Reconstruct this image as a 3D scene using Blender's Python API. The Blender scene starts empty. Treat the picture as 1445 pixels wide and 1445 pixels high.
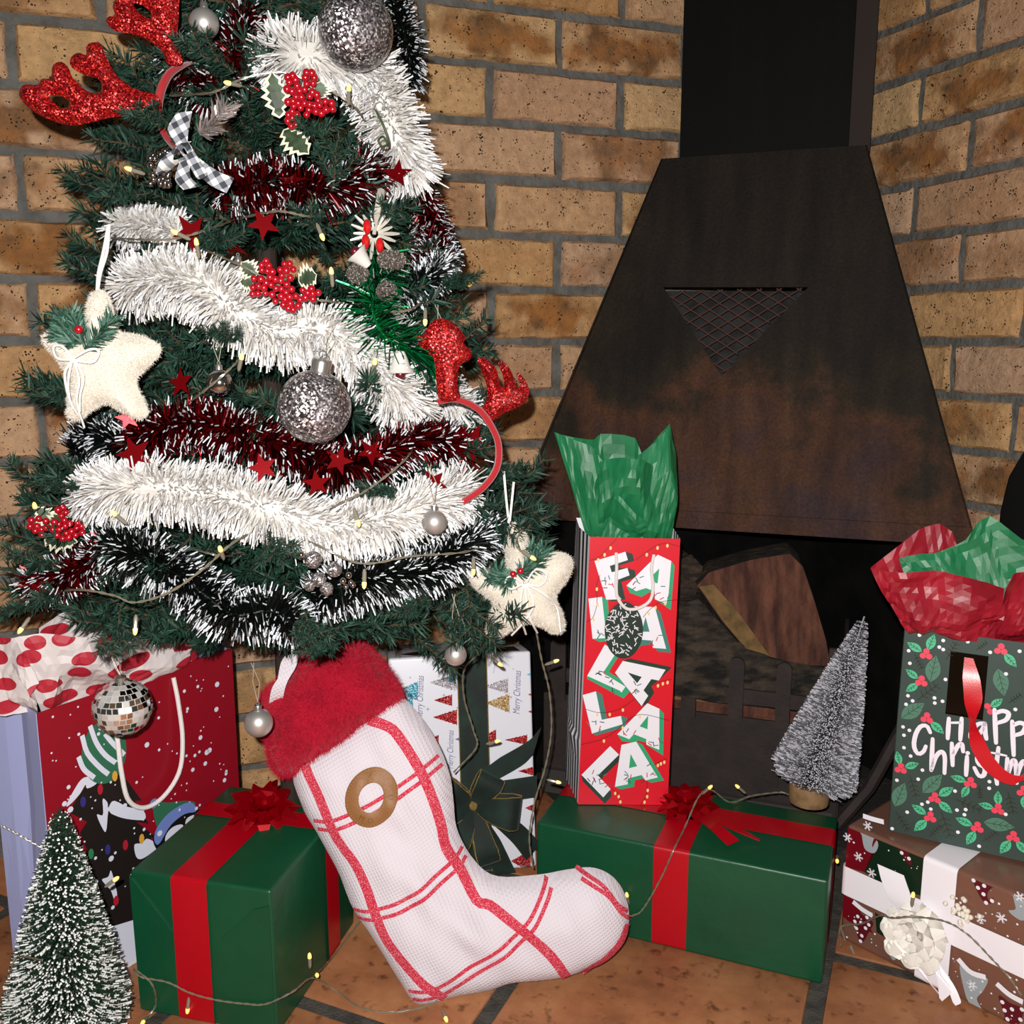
import bpy, bmesh, math, random
import numpy as np
from mathutils import Vector, Matrix

# ------------------------------------------------------------------ camera, light, exposure
SC = bpy.context.scene
COL = SC.collection
F = 1330.0; PITCH = math.radians(9.9); H = 0.72
cam_d = bpy.data.cameras.new('camera'); cam = bpy.data.objects.new('camera', cam_d); COL.objects.link(cam)
cam.location = (0, 0, H); cam.rotation_euler = (math.pi/2 - PITCH, 0, 0)
cam_d.sensor_width = 36; cam_d.lens = 36*F/1445; cam_d.clip_start = 0.01
SC.camera = cam
world = bpy.data.worlds.new('world'); SC.world = world; world.use_nodes = True
bg = world.node_tree.nodes['Background']; bg.inputs[0].default_value = (1.0, .92, .82, 1); bg.inputs[1].default_value = 0.06
fl = bpy.data.lights.new('phone_flash', 'POINT'); fl.energy = 66; fl.color = (1.0, .97, .93); fl.shadow_soft_size = 0.006
flo = bpy.data.objects.new('phone_flash', fl); COL.objects.link(flo); flo.location = (-0.022, -0.03, H + 0.045)
SC.view_settings.view_transform = 'Standard'; SC.view_settings.look = 'None'
SC.view_settings.exposure = 0.0; SC.view_settings.gamma = 1.0; SC.view_settings.use_curve_mapping = False

# ------------------------------------------------------------------ helpers
rng = np.random.default_rng(7); random.seed(7)
CAM = np.array([0, 0, H]); FW = np.array([0, math.cos(PITCH), -math.sin(PITCH)]); UP = np.array([0, math.sin(PITCH), math.cos(PITCH)])
def ray(u, v): return np.array([(u-722.5)/F, 0, 0]) + UP*(722.5-v)/F + FW
def PY(u, v, Y): d = ray(u, v); return CAM + d*Y/d[1]
def PZ(u, v, z): d = ray(u, v); return CAM + d*(z-H)/d[2]
def V3(*a): return np.array(a, float)
def nrm(a): a = np.asarray(a, float); return a/np.linalg.norm(a)

ORG = {}
def org(o): return ORG.get(o.name, np.zeros(3)) if o is not None else np.zeros(3)
def thing(name, label, cat, loc=(0, 0, 0), group=None, kind=None):
    o = bpy.data.objects.new(name, None); COL.objects.link(o); o.empty_display_size = .02
    o.location = tuple(map(float, loc)); ORG[o.name] = np.array(loc, float)
    tag(o, label, cat, group, kind); return o
def tag(o, label=None, cat=None, group=None, kind=None):
    if label: o['label'] = label
    if cat: o['category'] = cat
    if group: o['group'] = group
    if kind: o['kind'] = kind
    return o
def copy_tree(o, parent=None):
    c = o.copy(); COL.objects.link(c); c.parent = parent
    ORG[c.name] = org(o)
    for ch in list(o.children): copy_tree(ch, c)
    return c
def mesh_np(name, V, quads=None, tris=None, mats=(), mi=None, smooth=False):
    me = bpy.data.meshes.new(name); V = np.ascontiguousarray(V, dtype=np.float32)
    nq = 0 if quads is None else len(quads); nt = 0 if tris is None else len(tris)
    me.vertices.add(len(V)); me.vertices.foreach_set('co', V.ravel())
    loops = []; 
    if nq: loops.append(np.asarray(quads, np.int32).ravel())
    if nt: loops.append(np.asarray(tris, np.int32).ravel())
    loops = np.concatenate(loops); me.loops.add(len(loops)); me.loops.foreach_set('vertex_index', loops)
    starts = np.concatenate([np.arange(nq)*4, nq*4 + np.arange(nt)*3]).astype(np.int32)
    me.polygons.add(nq+nt); me.polygons.foreach_set('loop_start', starts)
    if mi is not None: me.polygons.foreach_set('material_index', np.asarray(mi, np.int32))
    me.polygons.foreach_set('use_smooth', np.full(nq+nt, smooth))
    for m in mats: me.materials.append(m)
    me.update(calc_edges=True); me.validate(); return me
def obj_from(me, name, parent=None, loc=(0, 0, 0)):
    o = bpy.data.objects.new(name, me); COL.objects.link(o); o.parent = parent; o.location = tuple(map(float, loc))
    if parent is not None: ORG[o.name] = org(parent)
    else: ORG[o.name] = np.array(loc, float)
    return o

class MB:
    def __init__(s): s.v = []; s.f = []; s.m = []
    def add(s, verts, faces, m=0):
        b = len(s.v); s.v.extend([tuple(map(float, x)) for x in verts])
        for f in faces: s.f.append(tuple(i+b for i in f)); s.m.append(m)
        return s
    def hexa(s, c, m=0):   # 8 corners: bottom 4 ccw, top 4 ccw
        return s.add(c, [(3, 2, 1, 0), (4, 5, 6, 7), (0, 1, 5, 4), (1, 2, 6, 5), (2, 3, 7, 6), (3, 0, 4, 7)], m)
    def box(s, c, size, ax=None, m=0):
        c = V3(*c); A = np.eye(3) if ax is None else np.array(ax, float); h = np.array(size, float)/2
        P = [c + A[0]*x*h[0] + A[1]*y*h[1] + A[2]*z*h[2] for z in (-1, 1) for x, y in ((-1, -1), (1, -1), (1, 1), (-1, 1))]
        return s.hexa(P, m)
    def tube(s, path, r, n=7, m=0, cap=True, closed=False):
        P = np.array(path, float); k = len(P); R = np.full(k, r) if np.isscalar(r) else np.array(r, float)
        T = np.gradient(P, axis=0) if not closed else np.roll(P, -1, 0)-np.roll(P, 1, 0)
        T /= np.linalg.norm(T, axis=1)[:, None] + 1e-12
        a = np.array([0, 0, 1.0]); 
        if abs(T[0] @ a) > .9: a = np.array([1.0, 0, 0])
        N = nrm(np.cross(T[0], a)); vs = []
        for i in range(k):
            N = N - T[i]*(N @ T[i]); N = nrm(N); B = np.cross(T[i], N)
            for j in range(n):
                t = 2*math.pi*j/n; vs.append(P[i] + R[i]*(math.cos(t)*N + math.sin(t)*B))
        fs = []
        for i in range(k if closed else k-1):
            i2 = (i+1) % k
            for j in range(n):
                fs.append((i*n+j, i*n+(j+1) % n, i2*n+(j+1) % n, i2*n+j))
        if cap and not closed: fs.append(tuple(range(n-1, -1, -1))); fs.append(tuple((k-1)*n+j for j in range(n)))
        return s.add(vs, fs, m)
    def lathe(s, prof, o=(0, 0, 0), ax=(0, 0, 1), n=20, m=0):   # prof: (r, h)
        ax = nrm(ax); a = np.array([1.0, 0, 0]) if abs(ax[0]) < .9 else np.array([0, 1.0, 0])
        e1 = nrm(np.cross(ax, a)); e2 = np.cross(ax, e1); o = np.array(o, float); vs = []; fs = []
        for r, h in prof:
            for j in range(n):
                t = 2*math.pi*j/n; vs.append(o + ax*h + max(r, 1e-5)*(math.cos(t)*e1 + math.sin(t)*e2))
        for i in range(len(prof)-1):
            for j in range(n): fs.append((i*n+j, i*n+(j+1) % n, (i+1)*n+(j+1) % n, (i+1)*n+j))
        if prof[0][0] > 1e-4: fs.append(tuple(range(n-1, -1, -1)))
        if prof[-1][0] > 1e-4: fs.append(tuple((len(prof)-1)*n+j for j in range(n)))
        return s.add(vs, fs, m)
    def ball(s, c, r, n=12, k=8, m=0, sc=(1, 1, 1)):
        b = len(s.v); s.lathe([(r*math.sin(math.pi*i/k), -r*math.cos(math.pi*i/k)) for i in range(k+1)], (0, 0, 0), n=n, m=m)
        for i in range(b, len(s.v)):
            p = s.v[i]; s.v[i] = (c[0]+p[0]*sc[0], c[1]+p[1]*sc[1], c[2]+p[2]*sc[2])
        return s
    def prism(s, pts, d, m=0):   # polygon pts (3d) extruded by vector d
        n = len(pts); P = [np.array(p, float) for p in pts]; Q = [p + np.array(d, float) for p in P]
        fs = [tuple(range(n-1, -1, -1)), tuple(n+i for i in range(n))] + [(i, (i+1) % n, n+(i+1) % n, n+i) for i in range(n)]
        return s.add(P+Q, fs, m)
    def sheet(s, G, th=0.0, m=0):   # G: grid (r,c,3), optional thickness
        G = np.array(G, float); r, c = G.shape[:2]; 
        q = [(i*c+j, i*c+j+1, (i+1)*c+j+1, (i+1)*c+j) for i in range(r-1) for j in range(c-1)]
        if th <= 0: return s.add(G.reshape(-1, 3), q, m)
        du = np.gradient(G, axis=1); dv = np.gradient(G, axis=0); N = np.cross(du, dv); N /= np.linalg.norm(N, axis=2)[..., None] + 1e-12
        B = G - N*th; n = r*c; q2 = [tuple(n+i for i in f[::-1]) for f in q]
        e = [(i*c, (i+1)*c) for i in range(r-1)]; ring = [j for j in range(c)] + [(i+1)*c-1 for i in range(1, r)] + [(r-1)*c+j for j in range(c-2, -1, -1)] + [i*c for i in range(r-2, 0, -1)]
        rim = [(ring[(k+1) % len(ring)], ring[k], n+ring[k], n+ring[(k+1) % len(ring)]) for k in range(len(ring))]
        return s.add(np.concatenate([G.reshape(-1, 3), B.reshape(-1, 3)]), q+q2+rim, m)
    def build(s, name, mats, parent=None, smooth=False, loc=None, bevel=0, seg=2, subsurf=0, sharp=40):
        o3 = org(parent) if parent is not None else (np.array(loc, float) if loc is not None else np.zeros(3))
        me = bpy.data.meshes.new(name); V = (np.array(s.v) - o3)
        me.from_pydata(V.tolist(), [], s.f)
        if not isinstance(mats, (list, tuple)): mats = [mats]
        for m in mats: me.materials.append(m)
        me.polygons.foreach_set('material_index', np.array(s.m, np.int32))
        if bevel:
            bm = bmesh.new(); bm.from_mesh(me)
            bmesh.ops.bevel(bm, geom=list(bm.edges), offset=bevel, segments=seg, affect='EDGES', profile=.6); bm.to_mesh(me); bm.free()
        me.polygons.foreach_set('use_smooth', np.full(len(me.polygons), smooth)); me.update()
        o = obj_from(me, name, parent, (0, 0, 0) if parent is not None or loc is None else loc)
        if smooth and not subsurf:
            try: me.set_sharp_from_angle(angle=math.radians(sharp))
            except Exception: pass
        if subsurf:
            md = o.modifiers.new('sub', 'SUBSURF'); md.levels = subsurf; md.render_levels = subsurf
        return o

def smooth_path(pts, n=60, closed=False):
    P = np.array(pts, float); k = len(P)
    if closed: Q = np.vstack([P[-1], P, P[0], P[1]])
    else: Q = np.vstack([2*P[0]-P[1], P, 2*P[-1]-P[-2]])
    segs = k if closed else k-1; out = []
    for t in np.linspace(0, segs, n, endpoint=not closed):
        i = min(int(t), segs-1); f = t-i; a, b, c, d = Q[i], Q[i+1], Q[i+2], Q[i+3]
        out.append(.5*((2*b) + (c-a)*f + (2*a-5*b+4*c-d)*f*f + (3*b-a-3*c+d)*f**3))
    return np.array(out)
def poly_smooth(pts, n=40):
    P = np.array([list(p)+[0]*(3-len(p)) for p in pts], float); return smooth_path(P, n, True)[:, :len(pts[0])]

def hexc(h):
    h = h.lstrip('#'); c = [int(h[i:i+2], 16)/255 for i in (0, 2, 4)]
    return tuple(x/12.92 if x <= .04045 else ((x+.055)/1.055)**2.4 for x in c) + (1,)
def mat(name, col, rough=.6, metal=0.0, var=None, bump=None, sheen=0, coat=0, trans=0, emis=None, spec=None, aniso=0, alpha=None, sss=0):
    m = bpy.data.materials.new(name); m.use_nodes = True; nt = m.node_tree; b = nt.nodes['Principled BSDF']
    col = hexc(col) if isinstance(col, str) else col
    b.inputs['Base Color'].default_value = col; b.inputs['Roughness'].default_value = rough; b.inputs['Metallic'].default_value = metal
    if spec is not None: b.inputs['Specular IOR Level'].default_value = spec
    if sheen: b.inputs['Sheen Weight'].default_value = sheen
    if coat: b.inputs['Coat Weight'].default_value = coat; b.inputs['Coat Roughness'].default_value = .12
    if trans: b.inputs['Transmission Weight'].default_value = trans
    if sss: b.inputs['Subsurface Weight'].default_value = sss; b.inputs['Subsurface Radius'].default_value = (.01, .01, .01)
    if emis: b.inputs['Emission Color'].default_value = hexc(emis[0]); b.inputs['Emission Strength'].default_value = emis[1]
    if alpha is not None: b.inputs['Alpha'].default_value = alpha
    if var or bump:
        tc = nt.nodes.new('ShaderNodeTexCoord')
    if var:   # (scale, colour2, lo, hi[, stretch])
        n = nt.nodes.new('ShaderNodeTexNoise'); n.inputs['Scale'].default_value = var[0]; n.inputs['Detail'].default_value = 5
        src = tc.outputs['Object']
        if len(var) > 4:
            mp = nt.nodes.new('ShaderNodeMapping'); mp.inputs['Scale'].default_value = var[4]; nt.links.new(src, mp.inputs[0]); src = mp.outputs[0]
        nt.links.new(src, n.inputs['Vector'])
        r = nt.nodes.new('ShaderNodeValToRGB'); r.color_ramp.elements[0].position = var[2]; r.color_ramp.elements[1].position = var[3]
        r.color_ramp.elements[0].color = col; c2 = hexc(var[1]) if isinstance(var[1], str) else var[1]; r.color_ramp.elements[1].color = c2
        nt.links.new(n.outputs[0], r.inputs[0]); nt.links.new(r.outputs[0], b.inputs['Base Color'])
    if bump:  # (scale, strength, distance)
        n2 = nt.nodes.new('ShaderNodeTexNoise'); n2.inputs['Scale'].default_value = bump[0]; n2.inputs['Detail'].default_value = 4
        nt.links.new(tc.outputs['Object'], n2.inputs['Vector'])
        bp = nt.nodes.new('ShaderNodeBump'); bp.inputs['Strength'].default_value = bump[1]; bp.inputs['Distance'].default_value = bump[2]
        nt.links.new(n2.outputs[0], bp.inputs['Height']); nt.links.new(bp.outputs[0], b.inputs['Normal'])
    return m

class Frame:
    def __init__(s, o, ux, uy):
        s.o = np.array(o, float); s.x = nrm(ux); uy = np.array(uy, float); s.y = nrm(uy - s.x*(uy @ s.x)); s.n = np.cross(s.x, s.y)
        if s.n @ (CAM - s.o) < 0: s.n = -s.n
    def hit(s, u, v):
        d = ray(u, v); k = ((s.o-CAM) @ s.n)/(d @ s.n); q = CAM + d*k - s.o; return np.array([q @ s.x, q @ s.y])
    def pt(s, a, b, off=0): return s.o + s.x*a + s.y*b + s.n*off
class Print:
    """flat print on a face: polygons in face coordinates, a hair apart per layer"""
    def __init__(s, fr, base=.0004, step=.0002): s.fr = fr; s.mb = MB(); s.base = base; s.step = step; s.mats = []
    def mi(s, m):
        if m not in s.mats: s.mats.append(m)
        return s.mats.index(m)
    def ab(s, pts, m, layer=0):
        P = [s.fr.pt(a, b, s.base + s.step*layer) for a, b in pts]
        nn = np.zeros(3)
        for i in range(len(P)): nn += np.cross(P[i], P[(i+1) % len(P)])
        if nn @ s.fr.n < 0: P = P[::-1]
        s.mb.add(P, [tuple(range(len(P)))], s.mi(m))
    def px(s, pts, m, layer=0): s.ab([s.fr.hit(u, v) for u, v in pts], m, layer)
    def disc(s, c, r, m, layer=0, n=10, ry=None, ang=0):
        ry = ry or r; ca, sa = math.cos(ang), math.sin(ang)
        s.ab([(c[0]+r*math.cos(t)*ca-ry*math.sin(t)*sa, c[1]+r*math.cos(t)*sa+ry*math.sin(t)*ca) for t in np.linspace(0, 2*math.pi, n, endpoint=False)], m, layer)
    def line(s, pts, w, m, layer=0):
        P = np.array(pts, float); T = np.gradient(P, axis=0); T /= np.linalg.norm(T, axis=1)[:, None]+1e-12; N = np.stack([-T[:, 1], T[:, 0]], 1)
        w = np.full(len(P), w) if np.isscalar(w) else np.array(w)
        L = P + N*w[:, None]/2; R = P - N*w[:, None]/2
        for i in range(len(P)-1): s.ab([L[i], L[i+1], R[i+1], R[i]], m, layer)
    def linepx(s, pts, w, m, layer=0, n=None):
        A = np.array([s.fr.hit(u, v) for u, v in pts])
        if n: A = smooth_path(np.c_[A, np.zeros(len(A))], n)[:, :2]
        s.line(A, w, m, layer)
    def build(s, name, parent): return s.mb.build(name, s.mats, parent)

def text_polys(body, size=1.0, shear=0.0):
    cu = bpy.data.curves.new('t', 'FONT'); cu.body = body; cu.size = size; cu.shear = shear; cu.resolution_u = 3
    o = bpy.data.objects.new('t', cu); COL.objects.link(o); bpy.context.view_layer.update()
    me = bpy.data.meshes.new_from_object(o.evaluated_get(bpy.context.evaluated_depsgraph_get()))
    V = np.array([v.co[:2] for v in me.vertices]); Fs = [tuple(p.vertices) for p in me.polygons]
    bpy.data.objects.remove(o); bpy.data.curves.remove(cu); bpy.data.meshes.remove(me); return V, Fs

# ------------------------------------------------------------------ setting: walls of separate bricks
def brick_mat(name, right=False):
    m = bpy.data.materials.new(name); m.use_nodes = True; nt = m.node_tree; b = nt.nodes['Principled BSDF']; N = nt.nodes.new; L = nt.links.new
    tc = N('ShaderNodeTexCoord'); oi = N('ShaderNodeObjectInfo')
    add = N('ShaderNodeVectorMath'); add.operation = 'MULTIPLY_ADD'; L(oi.outputs['Random'], add.inputs[0]); add.inputs[1].default_value = (37, 19, 53); L(tc.outputs['Object'], add.inputs[2])
    base = N('ShaderNodeValToRGB'); e = base.color_ramp.elements; e[0].color = hexc('#D3AE80'); e[1].color = hexc('#C8A183')
    for p_, c_ in ((.25, '#CFA372'), (.5, '#CDA88A'), (.75, '#C89B68')):
        x = e.new(p_); x.color = hexc(c_)
    L(oi.outputs['Random'], base.inputs[0])
    n1 = N('ShaderNodeTexNoise'); n1.inputs['Scale'].default_value = 70; n1.inputs['Detail'].default_value = 8; n1.inputs['Roughness'].default_value = .72; L(add.outputs[0], n1.inputs['Vector'])
    r1 = N('ShaderNodeValToRGB'); r1.color_ramp.elements[0].position = .33; r1.color_ramp.elements[1].position = .72; r1.color_ramp.elements[0].color = (.74, .72, .70, 1); r1.color_ramp.elements[1].color = (1.22, 1.21, 1.2, 1)
    L(n1.outputs[0], r1.inputs[0])
    mx = N('ShaderNodeMix'); mx.data_type = 'RGBA'; mx.blend_type = 'MULTIPLY'; mx.inputs[0].default_value = 1; L(base.outputs[0], mx.inputs[6]); L(r1.outputs[0], mx.inputs[7])
    # kiln-burnt brown patch in the middle of some bricks
    mp = N('ShaderNodeMapping'); mp.inputs['Scale'].default_value = (9.5, 0, 27); L(tc.outputs['Object'], mp.inputs[0])
    ln = N('ShaderNodeVectorMath'); ln.operation = 'LENGTH'; L(mp.outputs[0], ln.inputs[0])
    n2 = N('ShaderNodeTexNoise'); n2.inputs['Scale'].default_value = 24; n2.inputs['Detail'].default_value = 6; L(add.outputs[0], n2.inputs['Vector'])
    s1 = N('ShaderNodeMath'); s1.operation = 'MULTIPLY_ADD'; L(n2.outputs[0], s1.inputs[0]); s1.inputs[1].default_value = 3.0; s1.inputs[2].default_value = -.75
    s2 = N('ShaderNodeMath'); s2.operation = 'SUBTRACT'; L(s1.outputs[0], s2.inputs[0]); L(ln.outputs['Value'], s2.inputs[1])
    r2 = N('ShaderNodeMapRange'); L(s2.outputs[0], r2.inputs[0]); r2.inputs[1].default_value = -.35; r2.inputs[2].default_value = .3
    wn = N('ShaderNodeTexWhiteNoise'); wn.noise_dimensions = '1D'; L(oi.outputs['Random'], wn.inputs['W'])
    amt = N('ShaderNodeMapRange'); L(wn.outputs['Value'], amt.inputs[0]); amt.inputs[1].default_value = .05 if right else .25; amt.inputs[2].default_value = .75; amt.inputs[4].default_value = .85
    mu = N('ShaderNodeMath'); mu.operation = 'MULTIPLY'; L(r2.outputs[0], mu.inputs[0]); L(amt.outputs[0], mu.inputs[1])
    mx2 = N('ShaderNodeMix'); mx2.data_type = 'RGBA'; L(mu.outputs[0], mx2.inputs[0]); L(mx.outputs[2], mx2.inputs[6]); rb_ = N('ShaderNodeValToRGB'); rb_.color_ramp.elements[0].position = .35; rb_.color_ramp.elements[1].position = .65; rb_.color_ramp.elements[0].color = hexc('#5C3E26'); rb_.color_ramp.elements[1].color = hexc('#A2662F'); n5 = N('ShaderNodeTexNoise'); n5.inputs['Scale'].default_value = 30; n5.inputs['Detail'].default_value = 5; L(add.outputs[0], n5.inputs['Vector']); L(n5.outputs[0], rb_.inputs[0]); L(rb_.outputs[0], mx2.inputs[7])
    # black specks
    vo = N('ShaderNodeTexVoronoi'); vo.inputs['Scale'].default_value = 240; L(add.outputs[0], vo.inputs['Vector'])
    n3 = N('ShaderNodeTexNoise'); n3.inputs['Scale'].default_value = 90; L(add.outputs[0], n3.inputs['Vector'])
    th = N('ShaderNodeMapRange'); L(n3.outputs[0], th.inputs[0]); th.inputs[1].default_value = .42; th.inputs[2].default_value = .78; th.inputs[3].default_value = .02; th.inputs[4].default_value = .5
    lt = N('ShaderNodeMath'); lt.operation = 'LESS_THAN'; L(vo.outputs['Distance'], lt.inputs[0]); L(th.outputs[0], lt.inputs[1])
    mx3 = N('ShaderNodeMix'); mx3.data_type = 'RGBA'; L(lt.outputs[0], mx3.inputs[0]); L(mx2.outputs[2], mx3.inputs[6]); mx3.inputs[7].default_value = hexc('#3A2A1E')
    L(mx3.outputs[2], b.inputs['Base Color']); b.inputs['Roughness'].default_value = .85; b.inputs['Specular IOR Level'].default_value = .25
    bn = N('ShaderNodeTexNoise'); bn.inputs['Scale'].default_value = 75; bn.inputs['Detail'].default_value = 9; bn.inputs['Roughness'].default_value = .68; L(add.outputs[0], bn.inputs['Vector'])
    bp = N('ShaderNodeBump'); bp.inputs['Strength'].default_value = 1.0; bp.inputs['Distance'].default_value = .0055; L(bn.outputs[0], bp.inputs['Height']); L(bp.outputs[0], b.inputs['Normal'])
    return m
MBR = brick_mat('brick_tan'); MBR2 = brick_mat('brick_tan_burnt', True)
MMORT = mat('mortar', '#6E6D6A', .95, var=(40, '#565450', .35, .7), bump=(90, 1.0, .006), spec=.2)
BL, BHT = .2005, .0690
def brick_mesh(i, w=BL, h=BHT):
    g = np.random.default_rng(100+i); nx, nz = 9, 5
    xs = np.concatenate([[-w/2, -w/2+.004], np.linspace(-w/2+.012, w/2-.012, nx), [w/2-.004, w/2]])
    zs = np.array([-h/2, -h/2+.004, 0, h/2-.004, h/2])
    X, Z = np.meshgrid(xs, zs); Y = g.normal(0, .0016, X.shape)
    edge = (np.abs(np.abs(X)-w/2) < 1e-6) | (np.abs(np.abs(Z)-h/2) < 1e-6); Y[edge] = .0055 + g.uniform(-.001, .0015, edge.sum())
    X = X + np.where(edge, g.normal(0, .0014, X.shape), 0); Z = Z + np.where(edge, g.normal(0, .0009, X.shape), 0)
    G = np.stack([X, Y, Z], -1); mb = MB(); mb.sheet(G); r, c = X.shape
    ring = [j for j in range(c)] + [(k+1)*c-1 for k in range(1, r)] + [(r-1)*c+j for j in range(c-2, -1, -1)] + [k*c for k in range(r-2, 0, -1)]
    base = len(mb.v); mb.v += [(mb.v[k][0], .03, mb.v[k][2]) for k in ring]
    for k in range(len(ring)): mb.f.append((ring[(k+1) % len(ring)], ring[k], base+k, base+(k+1) % len(ring))); mb.m.append(0)
    me = bpy.data.meshes.new('brick'); me.from_pydata(mb.v, [], mb.f)
    for p in me.polygons: p.use_smooth = True
    me.set_sharp_from_angle(angle=math.radians(50)); return me
def wall(name, O, t, s0, s1, z1, joints, m, flip):
    t = nrm(t); n = V3(t[1], -t[0], 0)
    mb = MB(); A = V3(*O) - n*.0085
    mb.hexa([A+t*s0-n*.06, A+t*s0, A+t*s1, A+t*s1-n*.06][::1] + [p+V3(0, 0, z1) for p in (A+t*s0-n*.06, A+t*s0, A+t*s1, A+t*s1-n*.06)])
    w = mb.build(name, MMORT); w['kind'] = 'structure'
    fulls = []
    for i in range(7):
        me = brick_mesh(i); me.materials.append(m); fulls.append(me)
    ang = math.atan2(t[1], t[0])
    for k in range(-10, 8):
        zc = .729 + .0805*(k+.5)
        if zc < .02 or zc > z1-.03: continue
        off = joints[k % 2]
        j = math.floor((s0-off)/.213)
        while off + j*.213 < s1:
            a = off + j*.213 + .0065; b = a + BL; j += 1
            a2, b2 = max(a, s0), min(b, s1)
            if b2-a2 < .02: continue
            if b2-a2 < BL-.002: me = brick_mesh(random.randrange(900), b2-a2); me.materials.append(m)
            else: me = random.choice(fulls)
            c = V3(*O) + t*((a2+b2)/2 + random.uniform(-.0012, .0012)) - n*random.uniform(0, .0016); c[2] = zc + random.uniform(-.001, .001)
            o = bpy.data.objects.new('brick', me); COL.objects.link(o); o.parent = w; o.location = tuple(c); o.rotation_euler = (0, random.uniform(-.006, .006), ang)
    return w
AL = math.atan(.344); TL = V3(math.cos(AL), math.sin(AL), 0); TR = nrm(V3(.393, -.9196, 0)); CORN = V3(.555, 1.681, 0); OL = V3(0, 1.49, 0)
wall('wall_left', OL, TL, -1.02, .583, 1.37, (-.032, .077), MBR, False)
wall('wall_right', CORN, TR, .004, .95, 1.37, (.167, .2655), MBR2, False)

# ------------------------------------------------------------------ floor of quarry tiles
MGR = mat('floor_grout', '#4A4640', .95, var=(60, '#33302C', .4, .65), bump=(300, .8, .003))
def tile_mat():
    m = bpy.data.materials.new('terracotta_tile'); m.use_nodes = True; nt = m.node_tree; b = nt.nodes['Principled BSDF']; N = nt.nodes.new; L = nt.links.new
    tc = N('ShaderNodeTexCoord'); oi = N('ShaderNodeObjectInfo'); ad = N('ShaderNodeVectorMath'); ad.operation = 'MULTIPLY_ADD'
    L(oi.outputs['Random'], ad.inputs[0]); ad.inputs[1].default_value = (31, 17, 7); L(tc.outputs['Object'], ad.inputs[2])
    n = N('ShaderNodeTexNoise'); n.inputs['Scale'].default_value = 9; n.inputs['Detail'].default_value = 7; n.inputs['Roughness'].default_value = .65; L(ad.outputs[0], n.inputs['Vector'])
    r = N('ShaderNodeValToRGB'); e = r.color_ramp.elements; e[0].position = .28; e[0].color = hexc('#74482F'); e[1].position = .72; e[1].color = hexc('#B98259'); x = e.new(.5); x.color = hexc('#A06845'); L(n.outputs[0], r.inputs[0])
    n2 = N('ShaderNodeTexNoise'); n2.inputs['Scale'].default_value = 70; n2.inputs['Detail'].default_value = 5; L(ad.outputs[0], n2.inputs['Vector'])
    r2 = N('ShaderNodeValToRGB'); e = r2.color_ramp.elements; e[0].position = .26; e[0].color = (.25, .2, .18, 1); e[1].position = .42; e[1].color = (1, 1, 1, 1); L(n2.outputs[0], r2.inputs[0])
    mx = N('ShaderNodeMix'); mx.data_type = 'RGBA'; mx.blend_type = 'MULTIPLY'; mx.inputs[0].default_value = .9; L(r.outputs[0], mx.inputs[6]); L(r2.outputs[0], mx.inputs[7]); L(mx.outputs[2], b.inputs['Base Color'])
    b.inputs['Roughness'].default_value = .48; b.inputs['Specular IOR Level'].default_value = .4
    bp = N('ShaderNodeBump'); bp.inputs['Strength'].default_value = .25; bp.inputs['Distance'].default_value = .002; L(n2.outputs[0], bp.inputs['Height']); L(bp.outputs[0], b.inputs['Normal'])
    return m
MT = tile_mat(); TU = nrm(V3(.913, -.408, 0)); TV = V3(.408, .913, 0); TV = nrm(TV - TU*(TU @ TV)); TP, GW = .327, .019
mb = MB(); mb.hexa([V3(-1.3, -.25, -.06), V3(1.3, -.25, -.06), V3(1.3, 1.9, -.06), V3(-1.3, 1.9, -.06), V3(-1.3, -.25, -.004), V3(1.3, -.25, -.004), V3(1.3, 1.9, -.004), V3(-1.3, 1.9, -.004)])
floor = mb.build('floor', MGR); floor['kind'] = 'structure'
tmb = MB(); tmb.box((0, 0, -.011), (TP-GW, TP-GW, .022)); tob = tmb.build('tile', MT, None, True, bevel=.005, seg=2); tme = tob.data; bpy.data.objects.remove(tob)
for i in range(-5, 5):
    for j in range(-3, 6):
        c = TU*(-.402 + TP*(i+.5)) + TV*(.768 + TP*(j+.5))
        if abs(c[0]) > 1.12 or c[1] < -.05 or c[1] > 1.7: continue
        s = (c - OL) @ V3(TL[1], -TL[0], 0)
        if s < -.12: continue
        o = bpy.data.objects.new('tile', tme); COL.objects.link(o); o.parent = floor; o.location = tuple(c + V3(0, 0, random.uniform(-.0006, 0))); o.rotation_euler = (0, 0, math.atan2(TU[1], TU[0]))

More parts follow.
